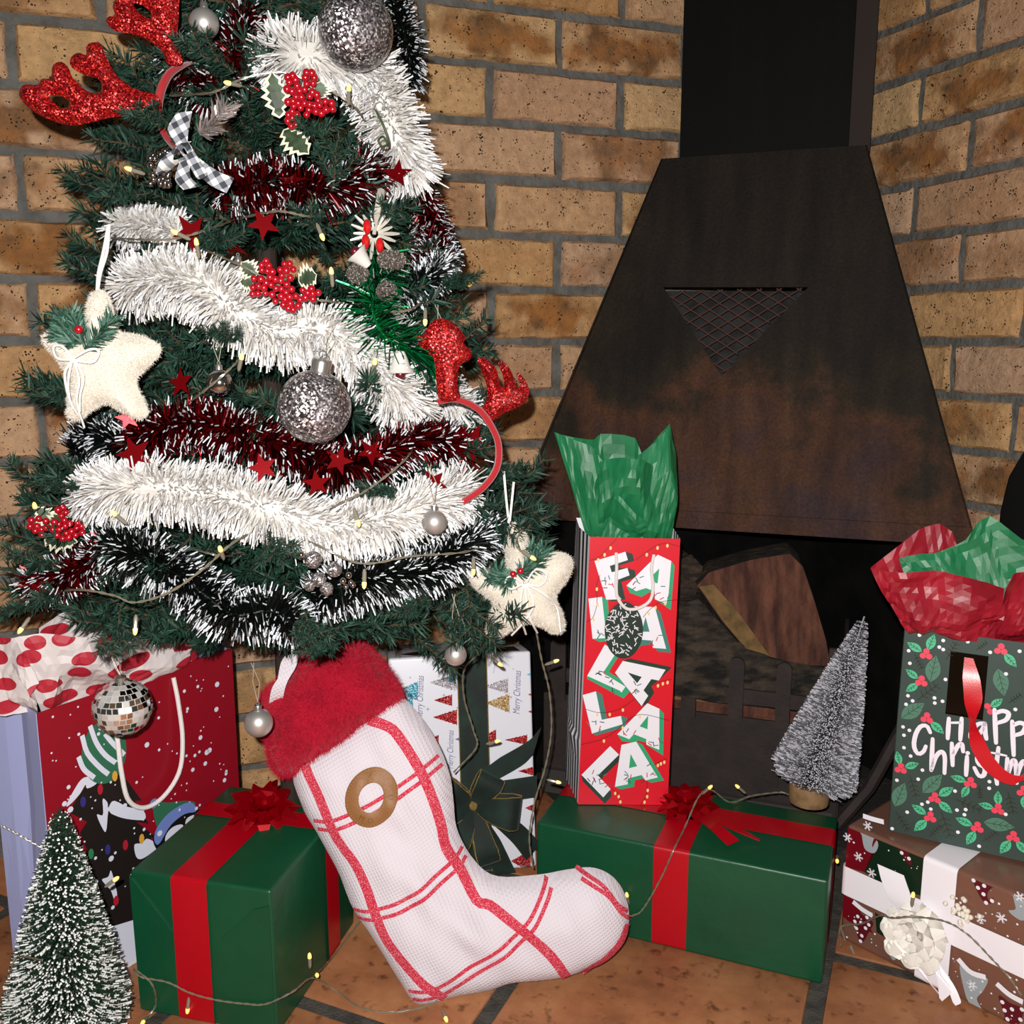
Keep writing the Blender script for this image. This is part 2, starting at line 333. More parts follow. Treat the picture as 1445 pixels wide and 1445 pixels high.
# ------------------------------------------------------------------ fireplace hood
def hood_mat():
    m = bpy.data.materials.new('rusted_steel'); m.use_nodes = True; nt = m.node_tree; b = nt.nodes['Principled BSDF']; N = nt.nodes.new; L = nt.links.new
    tc = N('ShaderNodeTexCoord')
    n = N('ShaderNodeTexNoise'); n.inputs['Scale'].default_value = 5.5; n.inputs['Detail'].default_value = 7; n.inputs['Roughness'].default_value = .6; L(tc.outputs['Object'], n.inputs['Vector'])
    sx = N('ShaderNodeSeparateXYZ'); L(tc.outputs['Object'], sx.inputs[0])
    # rust lies on the lower half (heat line of the old coating), black paint above
    mr = N('ShaderNodeMapRange'); L(sx.outputs[2], mr.inputs[0]); mr.inputs[1].default_value = .85; mr.inputs[2].default_value = .50; mr.inputs[3].default_value = -.18; mr.inputs[4].default_value = .16
    ad = N('ShaderNodeMath'); L(n.outputs[0], ad.inputs[0]); L(mr.outputs[0], ad.inputs[1])
    r = N('ShaderNodeValToRGB'); e = r.color_ramp.elements; e[0].position = .38; e[0].color = hexc('#201B17'); e[1].position = .72; e[1].color = hexc('#36282A')
    x = e.new(.5); x.color = hexc('#2B231B'); x = e.new(.58); x.color = hexc('#4A3022'); L(ad.outputs[0], r.inputs[0])
    n2 = N('ShaderNodeTexNoise'); n2.inputs['Scale'].default_value = 260; n2.inputs['Detail'].default_value = 3; L(tc.outputs['Object'], n2.inputs['Vector'])
    r2 = N('ShaderNodeValToRGB'); e = r2.color_ramp.elements; e[0].position = .3; e[0].color = (.7, .7, .7, 1); e[1].position = .75; e[1].color = (1.25, 1.25, 1.25, 1); L(n2.outputs[0], r2.inputs[0])
    mp = N('ShaderNodeMapping'); mp.inputs['Scale'].default_value = (26, 26, 2.2); L(tc.outputs['Object'], mp.inputs[0])
    n3 = N('ShaderNodeTexNoise'); n3.inputs['Scale'].default_value = 1.0; n3.inputs['Detail'].default_value = 5; L(mp.outputs[0], n3.inputs['Vector'])
    r3 = N('ShaderNodeValToRGB'); e = r3.color_ramp.elements; e[0].position = .3; e[0].color = (.6, .6, .6, 1); e[1].position = .7; e[1].color = (1.4, 1.38, 1.3, 1); L(n3.outputs[0], r3.inputs[0])
    m1 = N('ShaderNodeMix'); m1.data_type = 'RGBA'; m1.blend_type = 'MULTIPLY'; m1.inputs[0].default_value = 1; L(r.outputs[0], m1.inputs[6]); L(r2.outputs[0], m1.inputs[7])
    m2 = N('ShaderNodeMix'); m2.data_type = 'RGBA'; m2.blend_type = 'MULTIPLY'; m2.inputs[0].default_value = 1; L(m1.outputs[2], m2.inputs[6]); L(r3.outputs[0], m2.inputs[7]); L(m2.outputs[2], b.inputs['Base Color'])
    b.inputs['Roughness'].default_value = .72; b.inputs['Metallic'].default_value = 0; b.inputs['Specular IOR Level'].default_value = .16
    bp = N('ShaderNodeBump'); bp.inputs['Strength'].default_value = .4; bp.inputs['Distance'].default_value = .0015; L(n2.outputs[0], bp.inputs['Height']); L(bp.outputs[0], b.inputs['Normal'])
    return m
MH = hood_mat(); MFLUE = mat('black_flue_paint', '#060606', .65, var=(3, '#0B0907', .4, .7, (12, 12, 1)), bump=(200, .2, .001), spec=.1)
MSOOT = mat('soot_black', '#0A0909', .95, var=(18, '#141312', .4, .7), bump=(60, .4, .004), spec=.1)
MIRON = mat('cast_iron', '#2E2726', .75, var=(30, '#3A302D', .4, .7), bump=(150, .4, .002), spec=.3)
HD = nrm(V3(1, -.36, 0)); HN = V3(HD[1], -HD[0], 0)     # hood width direction and outward (towards the room)
def hline(x, c): a = (x-722.5)/1350.; Yv = c/(1+.36*a); return V3(a*Yv, Yv, 0)
bl = V3(-.004, 1.4835, 0); 
zb, zt, zl = .452, 1.006, .478
BLf = PZ(713, 727, zb); BLf = V3(.0, 1.487, zb); BRf = hline(1404, 1.487); BRf[2] = zb
TLf = hline(926, 1.604); TLf[2] = zt; TRf = hline(1206, 1.604); TRf[2] = zt
hood = thing('fireplace_hood', 'tapered rust-brown steel fireplace hood with black flue and triangular mesh vent', 'fireplace hood', (.34, 1.45, 0))
fr_h = Frame(BLf, BRf-BLf, TLf-BLf)
def lerp(a, b, t): return a*(1-t) + b*t
tl_ = (zl-zb)/(zt-zb)
# front panel with a triangular opening
tri = [fr_h.hit(u, v) for u, v in ((936, 405), (1141, 405), (1018, 531))]
outer = [fr_h.hit(*q) for q in ()]
def ab(P): q = P - fr_h.o; return np.array([q @ fr_h.x, q @ fr_h.y])
o4 = [ab(lerp(BLf, TLf, tl_)), ab(lerp(BRf, TRf, tl_)), ab(TRf), ab(TLf)]   # bl br tr tl
def panel(mb, off, flip):
    P = [fr_h.pt(*q, off) for q in o4] + [fr_h.pt(*q, off) for q in tri]
    fs = [(0, 1, 6), (3, 0, 4), (0, 6, 4), (1, 2, 5), (1, 5, 6), (2, 3, 4), (2, 4, 5)]
    mb.add(P, [f[::-1] for f in fs] if flip else fs)
mb = MB(); panel(mb, 0, False); panel(mb, -.004, True)
for i in range(3):
    a, b = tri[i], tri[(i+1) % 3]; mb.add([fr_h.pt(*a, 0), fr_h.pt(*b, 0), fr_h.pt(*b, -.004), fr_h.pt(*a, -.004)], [(0, 1, 2, 3)])
mb.build('front_panel', MH, hood)
mb = MB(); a, b = lerp(BLf, TLf, tl_), lerp(BRf, TRf, tl_)
dn = V3(0, 0, zl-zb)
mb.hexa([a-dn+HN*.0045, b-dn+HN*.0045, b-dn-HN*.006, a-dn-HN*.006, a+HN*.0035, b+HN*.0035, b-HN*.006, a-HN*.006]); mb.build('bottom_lip', MH, hood)
# sides run back to the walls
def to_wall(P, O, t, d):   # move P along d until it meets the wall plane
    n = V3(t[1], -t[0], 0); k = ((O - P) @ n)/(d @ n); return P + d*(k-.004)
nb = -HN
for nm, Bp, Tp, O, t in (('side_panel', BRf, TRf, CORN, TR), ('side_panel', BLf + HD*.004, TLf, OL, TL)):
    b2 = to_wall(Bp, O, t, nb); t2 = to_wall(Tp, O, t, nb); mb = MB()
    w = HD*.003 if O is OL else -HD*.003
    mb.hexa([Bp, b2, b2+w, Bp+w, Tp, t2, t2+w, Tp+w]); mb.build(nm, MH, hood)
mb = MB(); t2l = to_wall(TLf, OL, TL, nb); t2r = to_wall(TRf, CORN, TR, nb)
mb.hexa([TLf-V3(0, 0, .003), TRf-V3(0, 0, .003), t2r-V3(0, 0, .003), t2l-V3(0, 0, .003), TLf, TRf, t2r, t2l]); mb.build('top_plate', MH, hood)
FL = hline(951, 1.607); FR_ = hline(1180, 1.607); dpt = .09
mb = MB(); q = [FL, FR_, FR_+nb*dpt, FL+nb*dpt]; mb.hexa([p+V3(0, 0, zt) for p in q] + [p+V3(0, 0, 1.37) for p in q]); mb.build('flue', MFLUE, hood)
mb = MB(); a = FR_+nb*.045; q = [a, a+HD*.03, a+HD*.03+nb*.03, a+nb*.03]; mb.hexa([p+V3(0, 0, zt) for p in q] + [p+V3(0, 0, 1.37) for p in q]); mb.build('flue_flange', mat('flue_rust', '#22150D', .8), hood)
# expanded-metal vent behind the triangle
mb = MB(); A = np.array(tri); x0, y0 = A.min(0); x1, y1 = A.max(0); dx, dy = .0285, .0185
def inside(p):
    s_ = []
    for i in range(3):
        a, b = A[i], A[(i+1) % 3]; s_.append((b[0]-a[0])*(p[1]-a[1])-(b[1]-a[1])*(p[0]-a[0]))
    return all(k > -.0001 for k in s_) or all(k < .0001 for k in s_)
for sgn in (1, -1):
    for k in range(-30, 40):
        pts = []
        for i in range(-2, 40):
            a_ = x0 + i*dx/2; b_ = y0 + k*dy + sgn*(i*dy/2)
            for tt in (0, .25, .75):
                pts.append((a_+tt*dx/2, b_+sgn*tt*dy/2))
        run = []
        for q in pts + [(99, 99)]:
            if inside(np.array(q)): run.append(q)
            else:
                if len(run) > 1: mb.tube([fr_h.pt(a2, b2, -.006) for a2, b2 in run], .0011, 5)
                run = []
mb.build('vent_mesh', mat('vent_rust', '#4A3029', .8), hood)
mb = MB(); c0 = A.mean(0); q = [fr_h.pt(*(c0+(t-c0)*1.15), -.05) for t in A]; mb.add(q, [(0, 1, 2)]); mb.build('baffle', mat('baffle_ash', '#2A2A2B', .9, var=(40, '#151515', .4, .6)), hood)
# soot-blackened firebox lining
fb = bpy.data.objects.new('trim_1', None); COL.objects.link(fb); fb.location = (.35, 1.6, 0); ORG['trim_1'] = V3(.35, 1.6, 0); fb['kind'] = 'structure'
nL = V3(TL[1], -TL[0], 0); nR = V3(TR[1], -TR[0], 0)
mb = MB(); a, b = OL+TL*.012, OL+TL*.583; mb.hexa([a+nL*.012, b+nL*.012, b+nL*.001, a+nL*.001] + [p+V3(0, 0, .448) for p in (a+nL*.012, b+nL*.012, b+nL*.001, a+nL*.001)]); mb.build('back_panel', MSOOT, fb)
mb = MB(); a, b = CORN+TR*.006, CORN+TR*.36; mb.hexa([a+nR*.012, b+nR*.012, b+nR*.001, a+nR*.001] + [p+V3(0, 0, .448) for p in (a+nR*.012, b+nR*.012, b+nR*.001, a+nR*.001)]); mb.build('side_panel', MSOOT, fb)
mb = MB(); hs = [OL+TL*.03+nL*.013, CORN-TL*.02+nL*.013+V3(0, -.01, 0), CORN+TR*.34+nR*.014, hline(1330, 1.42), hline(800, 1.42)]
mb.prism([V3(*(q[:2]), .001) for q in hs], V3(0, 0, .012)); mb.build('hearth_bed', mat('ash', '#211F1D', .95, var=(25, '#4A4642', .55, .75), bump=(90, .7, .006)), fb)
# fire grate
gr = thing('fire_grate', 'dark iron fire grate with upright flat bars holding split logs', 'fire grate', hline(1010, 1.44))
def gl(x): return hline(x, 1.45)
def flat(mb, a, b, z0, z1, th=.006): mb.hexa([V3(*a[:2], z0), V3(*b[:2], z0), V3(*(b-HN*th)[:2], z0), V3(*(a-HN*th)[:2], z0), V3(*a[:2], z1), V3(*b[:2], z1), V3(*(b-HN*th)[:2], z1), V3(*(a-HN*th)[:2], z1)])
mb = MB(); flat(mb, gl(770), gl(1216), .052, .178); mb.build('front_plate', MIRON, gr, bevel=.001, seg=1)
mb = MB(); flat(mb, gl(770)+HN*.008, gl(1216)+HN*.008, .0125, .052, .012); mb.build('plinth', mat('iron_grey', '#3B3734', .85, bump=(120, .4, .002)), gr, bevel=.001, seg=1)
mb = MB(); flat(mb, gl(770), gl(1200), .199, .222); mb.build('cross_bar', MIRON, gr, bevel=.001, seg=1)
for xc in (793, 858, 924, 989, 1060, 1131):
    zt_ = .276 if xc in (989, 924) else .272; a, b = gl(xc-11)+HN*.0065, gl(xc+11)+HN*.0065; w = np.linalg.norm(b-a)
    mid = (a+b)/2; dd = nrm(b-a); prof = [V3(*(mid-dd*w/2)[:2], .17), V3(*(mid+dd*w/2)[:2], .17)] + [V3(*(mid+dd*w/2*math.cos(t))[:2], zt_-w/2+w/2*math.sin(t)) for t in np.linspace(0, math.pi, 9)]
    m2 = MB(); m2.prism(prof, -HN*.006); m2.build('upright_bar', MIRON, gr)
mb = MB(); a = gl(1196); flat(mb, a+HN*.007, gl(1222)+HN*.007, .0125, .30, .008); a = gl(1218); mb.hexa([a+V3(0, 0, .0125), a+HD*.006+V3(0, 0, .0125), a+HD*.006+nb*.16+V3(0, 0, .0125), a+nb*.16+V3(0, 0, .0125), a+V3(0, 0, .30), a+HD*.006+V3(0, 0, .30), a+HD*.006+nb*.16+V3(0, 0, .30), a+nb*.16+V3(0, 0, .30)]); mb.build('end_plate', MIRON, gr, bevel=.001, seg=1)
mb = MB(); a = gl(1222); e = a+HD*.085+nb*.03; mb.tube([V3(*a[:2], .03), V3(*lerp(a, e, .5)[:2], .09), V3(*e[:2], .19)], .009, 6); mb.build('brace', MIRON, gr)
mb = MB(); 
for k in range(7):
    a = lerp(gl(850), gl(1200), k/6); mb.hexa([V3(*(a-HN*.004)[:2], .10), V3(*(a-HN*.004+HD*.01)[:2], .10), V3(*(a+nb*.10+HD*.01)[:2], .10), V3(*(a+nb*.10)[:2], .10), V3(*(a-HN*.004)[:2], .11), V3(*(a-HN*.004+HD*.01)[:2], .11), V3(*(a+nb*.10+HD*.01)[:2], .11), V3(*(a+nb*.10)[:2], .11)])
mb.build('bottom_bars', MIRON, gr)
# logs
MBARK = mat('log_bark', '#1E1611', .9, var=(40, '#4A3826', .45, .68, (1, 1, 3)), bump=(60, 1, .01))
MWOODR = mat('log_heartwood', '#3A1C12', .85, var=(26, '#6E4230', .35, .68, (2.6, 1, .55)), bump=(70, 1, .006))
MWOODY = mat('log_sapwood', '#7C5E34', .8, var=(60, '#54401F', .4, .7), bump=(90, .5, .004))
def log(name, label, face, depth, mats=(MBARK, MWOODR, MWOODY), sap=None):
    """split log: front face outline (world points) pushed back along depth, wobbly bark sides"""
    P = np.array(face, float); D = np.array(depth, float); g = np.random.default_rng(len(label)); n = len(P); rows = 6; mb = MB(); vs = []
    c = P.mean(0)
    for r_ in range(rows):
        sc = 1 if r_ == 0 else 1 + g.uniform(-.05, .05, n)[:, None]
        vs += list(c + (P-c)*sc + D*r_/(rows-1))
    fs = [(r_*n+i, r_*n+(i+1) % n, (r_+1)*n+(i+1) % n, (r_+1)*n+i) for r_ in range(rows-1) for i in range(n)] + [tuple((rows-1)*n+i for i in range(n))[::-1]]
    mb.add(vs, fs, 0); o = mb.build(name, mats[0], None, False, loc=c+D*.5-V3(0, 0, .03)); tag(o, label, 'log', 'split logs in the fire grate')
    m2 = MB(); m2.add([p for p in P] + [c + V3(0, -.002, 0)], [(i, (i+1) % n, n) for i in range(n)], 0)
    e = m2.build('split_face', mats[1], o)
    if sap is not None:
        m3 = MB(); q = [np.array(x)+V3(0, -.0035, 0) for x in sap]; m3.prism(q, V3(0, .003, 0)); m3.build('sapwood', mats[2], o)
    return o
def pp(l, Y): return [PY(u, v, Y) for u, v in l]
fY = 1.335
def slope(l, y0, k): return [PY(u, v, y0 + k*(850-v)/100) for u, v in l]
log('firewood_log', 'big wedge of split log with a reddish heartwood face and pale sapwood edge', slope([(984, 826), (1000, 808), (1060, 790), (1115, 781), (1133, 800), (1150, 850), (1166, 905), (1172, 940), (1130, 938), (1080, 925), (1052, 915), (1020, 878)], 1.37, .028), V3(.03, .13, -.01),
    sap=slope([(986, 827), (1006, 824), (1040, 862), (1085, 924), (1052, 914), (1020, 876)], 1.37, .028))
log('firewood_log', 'narrow dark split log standing on end behind the letter gift bag', slope([(930, 800), (960, 790), (975, 782), (992, 800), (985, 830), (965, 880), (940, 905)], 1.40, .02), V3(.0, .07, -.01), mats=(MBARK, MBARK, MWOODY))
log('firewood_log', 'grey-brown knotty log lying along the grate under the big wedge', slope([(935, 915), (955, 855), (985, 845), (1040, 905), (1090, 930), (1180, 945), (1188, 985), (1100, 1000), (1000, 990), (940, 975)], 1.362, .02), V3(.02, .10, 0), mats=(MBARK, mat('log_knot', '#43382D', .9, var=(30, '#100C09', .36, .6, (1, 1, 3)), bump=(60, 1, .01)), MWOODY))
log('firewood_log', 'low red-brown log with a pale edge seen between the grate bars', slope([(930, 972), (1060, 985), (1170, 1005), (1170, 1040), (930, 1030)], 1.375, 0), V3(.02, .08, 0), sap=slope([(930, 970), (1060, 984), (1170, 1003), (1170, 1009), (1060, 995), (930, 984)], 1.374, 0))
# black rounded thing at the right edge
mb = MB(); pl = [(1411, 735), (1411, 690), (1416, 660), (1428, 632), (1446, 612), (1475, 600), (1520, 600), (1560, 640), (1565, 900), (1560, 1050), (1420, 1050), (1416, 850)]
fk = Frame(PY(1420, 700, 1.19), V3(.62, -.78, 0), V3(0, 0, 1)); P = []
ks = [fk.hit(u, v) for u, v in pl]; w0 = ks[0][0]
ks = [(a, b) for a, b in poly_smooth([(0, 0), (.0, .45), (.012, .50), (.045, .535), (.10, .545), (.15, .52), (.165, .47), (.165, 0)], 60)]
q0 = fk.o; base = V3(q0[0], q0[1], 0)
htop = PY(1446, 612, 1.19)[2]; ks = [(0, .0), (0, htop-.10), (.006, htop-.055), (.02, htop-.022), (.045, htop-.005), (.075, htop), (.11, htop-.01), (.135, htop-.03), (.148, htop-.07), (.15, 0)]
bx = PY(1411, 720, 1.19); base = V3(bx[0], bx[1], 0); dr = nrm(V3(.80, -.6, 0)); nn = V3(dr[1], -dr[0], 0)
mb = MB(); mb.prism([base + dr*a + V3(0, 0, b) for a, b in ks], -nn*.03)
o = mb.build('fire_screen', mat('black_matte', '#050505', .7, spec=.1), None, True, loc=base+dr*.07, bevel=.004, seg=2); tag(o, 'black round-topped upright panel standing against the brick wall beside the hood', 'panel')
# ------------------------------------------------------------------ shared shapes for the gifts
from mathutils.geometry import delaunay_2d_cdt
MGREEN = mat('green_wrapping_paper', '#0C4D30', .40, var=(6, '#09422A', .4, .7), bump=(22, .3, .006), spec=.5)
MRIB = mat('red_satin_ribbon', '#B00016', .32, bump=(900, .15, .0004), spec=.6, aniso=.5)
MBOW = mat('red_foil_bow', '#A80012', .22, .55)
MWHITE = mat('white_paper', '#F1EEF2', .5); MWSAT = mat('white_satin', '#F3EFF6', .35, spec=.6, bump=(300, .1, .0005))
MROPE = mat('white_cord', '#EDE6E4', .8, bump=(900, .6, .002))
MCORD = mat('clear_wire', '#77705F', .3, spec=.8); MLED = mat('led_tip', '#FFE9A0', .3, emis=('#FFC23A', 1.0)); MLEDB = mat('led_body', '#7E7869', .2, spec=.8)
class Box:
    def __init__(s, o, ux, w, d, h, lean=0):
        s.o = np.array(o, float); s.x = nrm(ux); z = V3(0, 0, 1); s.y = np.cross(z, s.x); s.z = z
        if s.y[1] < 0: s.y = -s.y
        if lean: c, q = math.cos(lean), math.sin(lean); s.y, s.z = s.y*c - z*q, z*c + s.y*q
        s.w, s.d, s.h = w, d, h
    def p(s, a, b, c): return s.o + s.x*a + s.y*b + s.z*c
    def corners(s, g=0): return [s.p(a, b, c) for c in (-0, s.h+g) for a, b in ((-g, -g), (s.w+g, -g), (s.w+g, s.d+g), (-g, s.d+g))]
    def front(s): return Frame(s.o, s.x, s.z)
    def top(s): return Frame(s.p(0, 0, s.h), s.x, s.y)
    def right(s): return Frame(s.p(s.w, 0, 0), s.y, s.z)
    def body(s, m, parent, bev=.004, name='wrapped_box'):
        mb = MB(); mb.hexa(s.corners()); return mb.build(name, m, parent, True, bevel=bev, seg=3)
def bend_path(pts, r=.006, k=5):
    out = []; n = len(pts)
    for i in range(n):
        p, a, b = np.array(pts[i]), np.array(pts[i-1]), np.array(pts[(i+1) % n])
        for t in np.linspace(0, 1, k):
            q0 = p + nrm(a-p)*r; q1 = p + nrm(b-p)*r; out.append((1-t)**2*q0 + 2*t*(1-t)*p + t*t*q1)
    return out
def band(mb, loop, wdir, r=.006, th=.0007, m=0):   # ribbon loop round a box: loop = 4 corner points of its centre line start edge, wdir = width vector
    P = bend_path(loop, r); P.append(P[0]); P = np.array(P); G = np.stack([P, P + np.array(wdir)], 1); mb.sheet(G, 0, m)
def ribbon_sheet(mb, path, wid, wdir, m=0, nsub=24, th=0.0006):
    P = smooth_path(path, nsub); W = np.array(wdir, float)
    W = np.tile(W, (nsub, 1)) if W.ndim == 1 else smooth_path(W, nsub)
    W /= np.linalg.norm(W, axis=1)[:, None]; wid = np.full(nsub, wid) if np.isscalar(wid) else np.interp(np.linspace(0, 1, nsub), np.linspace(0, 1, len(wid)), wid)
    G = np.stack([P - W*wid[:, None]/2, P, P + W*wid[:, None]/2], 1); mb.sheet(G, th, m)
def star_bow(mb, c, R, nrmv, w, seed=1, layers=((11, 1.0, .12), (9, .82, .5), (6, .55, .95), (3, .3, 1.3)), tip=.12):
    g = np.random.default_rng(seed); n = nrm(nrmv); a = nrm(np.cross(n, V3(.3, .2, .9) if abs(n[2]) < .9 else V3(1, 0, 0))); b = np.cross(n, a); c = np.array(c, float)
    for cnt, sc, el in layers:
        ph = g.uniform(0, 6.28)
        for i in range(cnt):
            t = ph + 2*math.pi*i/cnt + g.normal(0, .06); e = el + g.normal(0, .07); d = (a*math.cos(t) + b*math.sin(t)); rad = d*math.cos(e) + n*math.sin(e); upv = -d*math.sin(e) + n*math.cos(e); sd = np.cross(rad, upv)
            L = R*sc*g.uniform(.92, 1.05); path = [c + rad*L*.08, c + rad*L*.55 - upv*L*.10, c + rad*L, c + rad*L*.62 + upv*L*.26, c + rad*L*.15 + upv*L*.22]; ww = [w*.8, w, w*tip, w, w*.7]
            P = np.array(path); W = np.array(ww)[:, None]/2
            G = np.stack([P - sd*W, P + sd*W], 1); mb.sheet(G, 0)
def paper_fan(mb, base, tops, rows=12, cols=16, amp=.006, seed=0, bulge=0.0, m=0, fold=None):
    """crumpled tissue sheet from a base polyline up to a ragged top polyline"""
    g = np.random.default_rng(seed); B = smooth_path(base, cols); T = np.array(tops, float)
    T = np.stack([np.interp(np.linspace(0, 1, cols), np.linspace(0, 1, len(T)), T[:, k]) for k in range(3)], 1)
    t = np.linspace(0, 1, rows)[:, None, None]; G = B[None]*(1-t) + T[None]*t
    nn = nrm(np.cross(B[-1]-B[0], T.mean(0)-B.mean(0))); 
    if nn @ (CAM - B.mean(0)) < 0: nn = -nn
    x = np.linspace(0, 1, cols)[None, :]; y = np.linspace(0, 1, rows)[:, None]; D = np.zeros((rows, cols))
    for k in range(7):
        an = g.uniform(0, math.pi); fq = g.uniform(1.0, 4.2); ph = g.uniform(0, 6); D += np.abs(((math.cos(an)*x + math.sin(an)*y)*fq + ph) % 2 - 1) - .5
    D *= amp*1.25; D += g.normal(0, amp*.14, D.shape); D += bulge*np.sin(math.pi*y)*np.ones_like(x)
    G = G + nn*(D*np.minimum(1, y*3+.2))[..., None]
    mb.sheet(G, 0, m)
def pillow(outline, fr, tf, tb, D, step, wr=0.0, seed=0, wscale=40):
    """closed puffy shape over an outline given in face coordinates; returns verts, tris, height()"""
    O = np.array(outline, float); mn, mx = O.min(0), O.max(0); g = np.random.default_rng(seed)
    E = np.roll(O, -1, 0) - O; L2 = (E**2).sum(1)
    def dist(p):
        t = np.clip(((p-O)*E).sum(1)/L2, 0, 1); return np.sqrt((((O + E*t[:, None]) - p)**2).sum(1).min())
    def ins(p):
        x, y = p; x1, y1 = O[:, 0], O[:, 1]; x2, y2 = np.roll(x1, -1), np.roll(y1, -1)
        c = ((y1 > y) != (y2 > y)) & (x < (x2-x1)*(y-y1)/(y2-y1+1e-15)+x1); return c.sum() % 2 == 1
    pts = [p for p in O]; nO = len(O)
    xs = np.arange(mn[0], mx[0], step); ys = np.arange(mn[1], mx[1], step*.87)
    for j, y in enumerate(ys):
        for x in xs + (step/2 if j % 2 else 0):
            p = np.array([x, y]) + g.uniform(-.12, .12, 2)*step
            if ins(p) and dist(p) > step*.45: pts.append(p)
    ph = g.uniform(0, 6, (6,)); ang = g.uniform(0, 3.14, (6,))
    def height(p, t=tf):
        d = min(dist(p)/D, 1) if ins(p) else 0; h = t*math.sqrt(max(0, 1-(1-d)**2))
        if wr: h += wr*d*sum(math.sin((p[0]*math.cos(ang[k])+p[1]*math.sin(ang[k]))*wscale*(1+.4*k)+ph[k]) for k in range(6))/3
        return h
    vs, es, fs, *_ = delaunay_2d_cdt([Vector(p) for p in pts], [], [list(range(nO))], 1, 1e-7)
    V = np.array([[v.x, v.y] for v in vs]); n = len(V)
    onb = np.array([dist(p) < 1e-6 for p in V]); back = {}; out = [fr.pt(p[0], p[1], 0 if b else height(p)) for p, b in zip(V, onb)]; F2 = []
    for i in range(n):
        if onb[i]: back[i] = i
        else: back[i] = len(out); out.append(fr.pt(V[i][0], V[i][1], -height(V[i], tb)))
    flip = np.cross(fr.x, fr.y) @ fr.n < 0
    for f in fs:
        f = list(f); F2.append(tuple(f[::-1] if flip else f)); q = [back[i] for i in f]; F2.append(tuple(q if flip else q[::-1]))
    return out, F2, height
def fur(name, V, tris, n, L, w, m, parent, seed=0, droop=0.3, clump=.35):
    """short fibres all over a triangle mesh, one mesh"""
    g = np.random.default_rng(seed); V = np.array(V); T = np.array(tris); A, B, C_ = V[T[:, 0]], V[T[:, 1]], V[T[:, 2]]
    N = np.cross(B-A, C_-A); ar = np.linalg.norm(N, axis=1); N /= ar[:, None]+1e-15
    k = g.choice(len(T), n, p=ar/ar.sum()); r1 = np.sqrt(g.random(n)); r2 = g.random(n)
    P = A[k]*(1-r1)[:, None] + B[k]*(r1*(1-r2))[:, None] + C_[k]*(r1*r2)[:, None]
    d = N[k] + g.normal(0, clump, (n, 3)); d[:, 2] -= droop; d /= np.linalg.norm(d, axis=1)[:, None]
    s = np.cross(d, g.normal(0, 1, (n, 3))); s /= np.linalg.norm(s, axis=1)[:, None]; l = L*g.uniform(.6, 1.2, n)[:, None]
    vv = np.stack([P - s*w - d*l*.1, P + s*w - d*l*.1, P + d*l], 1).reshape(-1, 3) - org(parent)
    me = mesh_np(name, vv, None, np.arange(3*n).reshape(n, 3), [m]); return obj_from(me, name, parent)
def bulb(parent, p, d, s=1.0):
    d = nrm(d); mb = MB(); mb.lathe([(.0009*s, -.011*s), (.0019*s, -.008*s), (.0019*s, 0), (.0019*s, .002*s)], p, d, 8); b = mb.build('bulb', MLEDB, parent, True)
    m2 = MB(); m2.lathe([(.0021*s, .001*s), (.0022*s, .003*s), (.0018*s, .0055*s), (.0008*s, .007*s), (0, .0074*s)], p, d, 8); m2.build('led_tip', MLED, b, True)
def string_lights(label, runs, bulbs):
    base = np.array(runs[0][0]); t = thing('string_lights', label, 'string lights', (base[0], base[1], base[2]))
    for r_ in runs:
        P = smooth_path(r_, max(20, len(r_)*9)); mb = MB(); th = np.linspace(0, len(r_)*9, len(P))
        for ph in (0, math.pi):
            off = np.stack([np.cos(th+ph), np.zeros_like(th), np.sin(th+ph)], 1)*.0007; mb.tube(P+off, .00062, 5)
        mb.build('wire', MCORD, t, True)
    for p, d in bulbs: bulb(t, np.array(p), d)
    return t

# ------------------------------------------------------------------ right green gift box
gb = Box((.031, 1.105, 0), V3(.924, -.382, 0), .351, .158, .13)
t = thing('gift_box', 'long green wrapped gift box with red ribbon under the letter gift bag', 'gift box', gb.o)
gb.body(MGREEN, t)
f = gb.front(); a0, a1 = f.hit(921, 1262)[0], f.hit(970, 1268)[0]
mb = MB(); e = .0008; L4 = [gb.p(a0, -e, 0), gb.p(a0, -e, gb.h+e), gb.p(a0, gb.d+e, gb.h+e), gb.p(a0, gb.d+e, 0)]
band(mb, L4, gb.x*(a1-a0)); mb.build('ribbon_band', MRIB, t, True)
tp = gb.top(); b0, b1 = tp.hit(1170, 1194)[1], tp.hit(1176, 1174)[1]
mb = MB(); L4 = [gb.p(-e, b0, 0), gb.p(-e, b0, gb.h+e), gb.p(gb.w+e, b0, gb.h+e), gb.p(gb.w+e, b0, 0)]
band(mb, L4, gb.y*(b1-b0)*1.15); mb.build('ribbon_band', MRIB, t, True)
ac = (a0+a1)/2; bc = (b0+b1)/2
mb = MB(); star_bow(mb, gb.p(ac-.004, bc+.002, gb.h+.004), .041, V3(-.1, -.25, 1), .0145, 3); mb.build('bow', MBOW, t)
mb = MB(); c0 = gb.p(ac, bc, gb.h+.003)
q = [PZ(u, v, z) for u, v, z in ((985, 1150, .137), (1010, 1168, .142), (1035, 1190, .135))]; ribbon_sheet(mb, [c0]+q, [.012, .016, .018, .02], gb.y*.8+gb.x*.5)
q = [PZ(u, v, z) for u, v, z in ((990, 1145, .136), (1030, 1165, .142), (1072, 1186, .134))]; ribbon_sheet(mb, [c0]+q, [.012, .016, .016, .004], gb.y)
mb.build('ribbon_tail', MRIB, t, True)
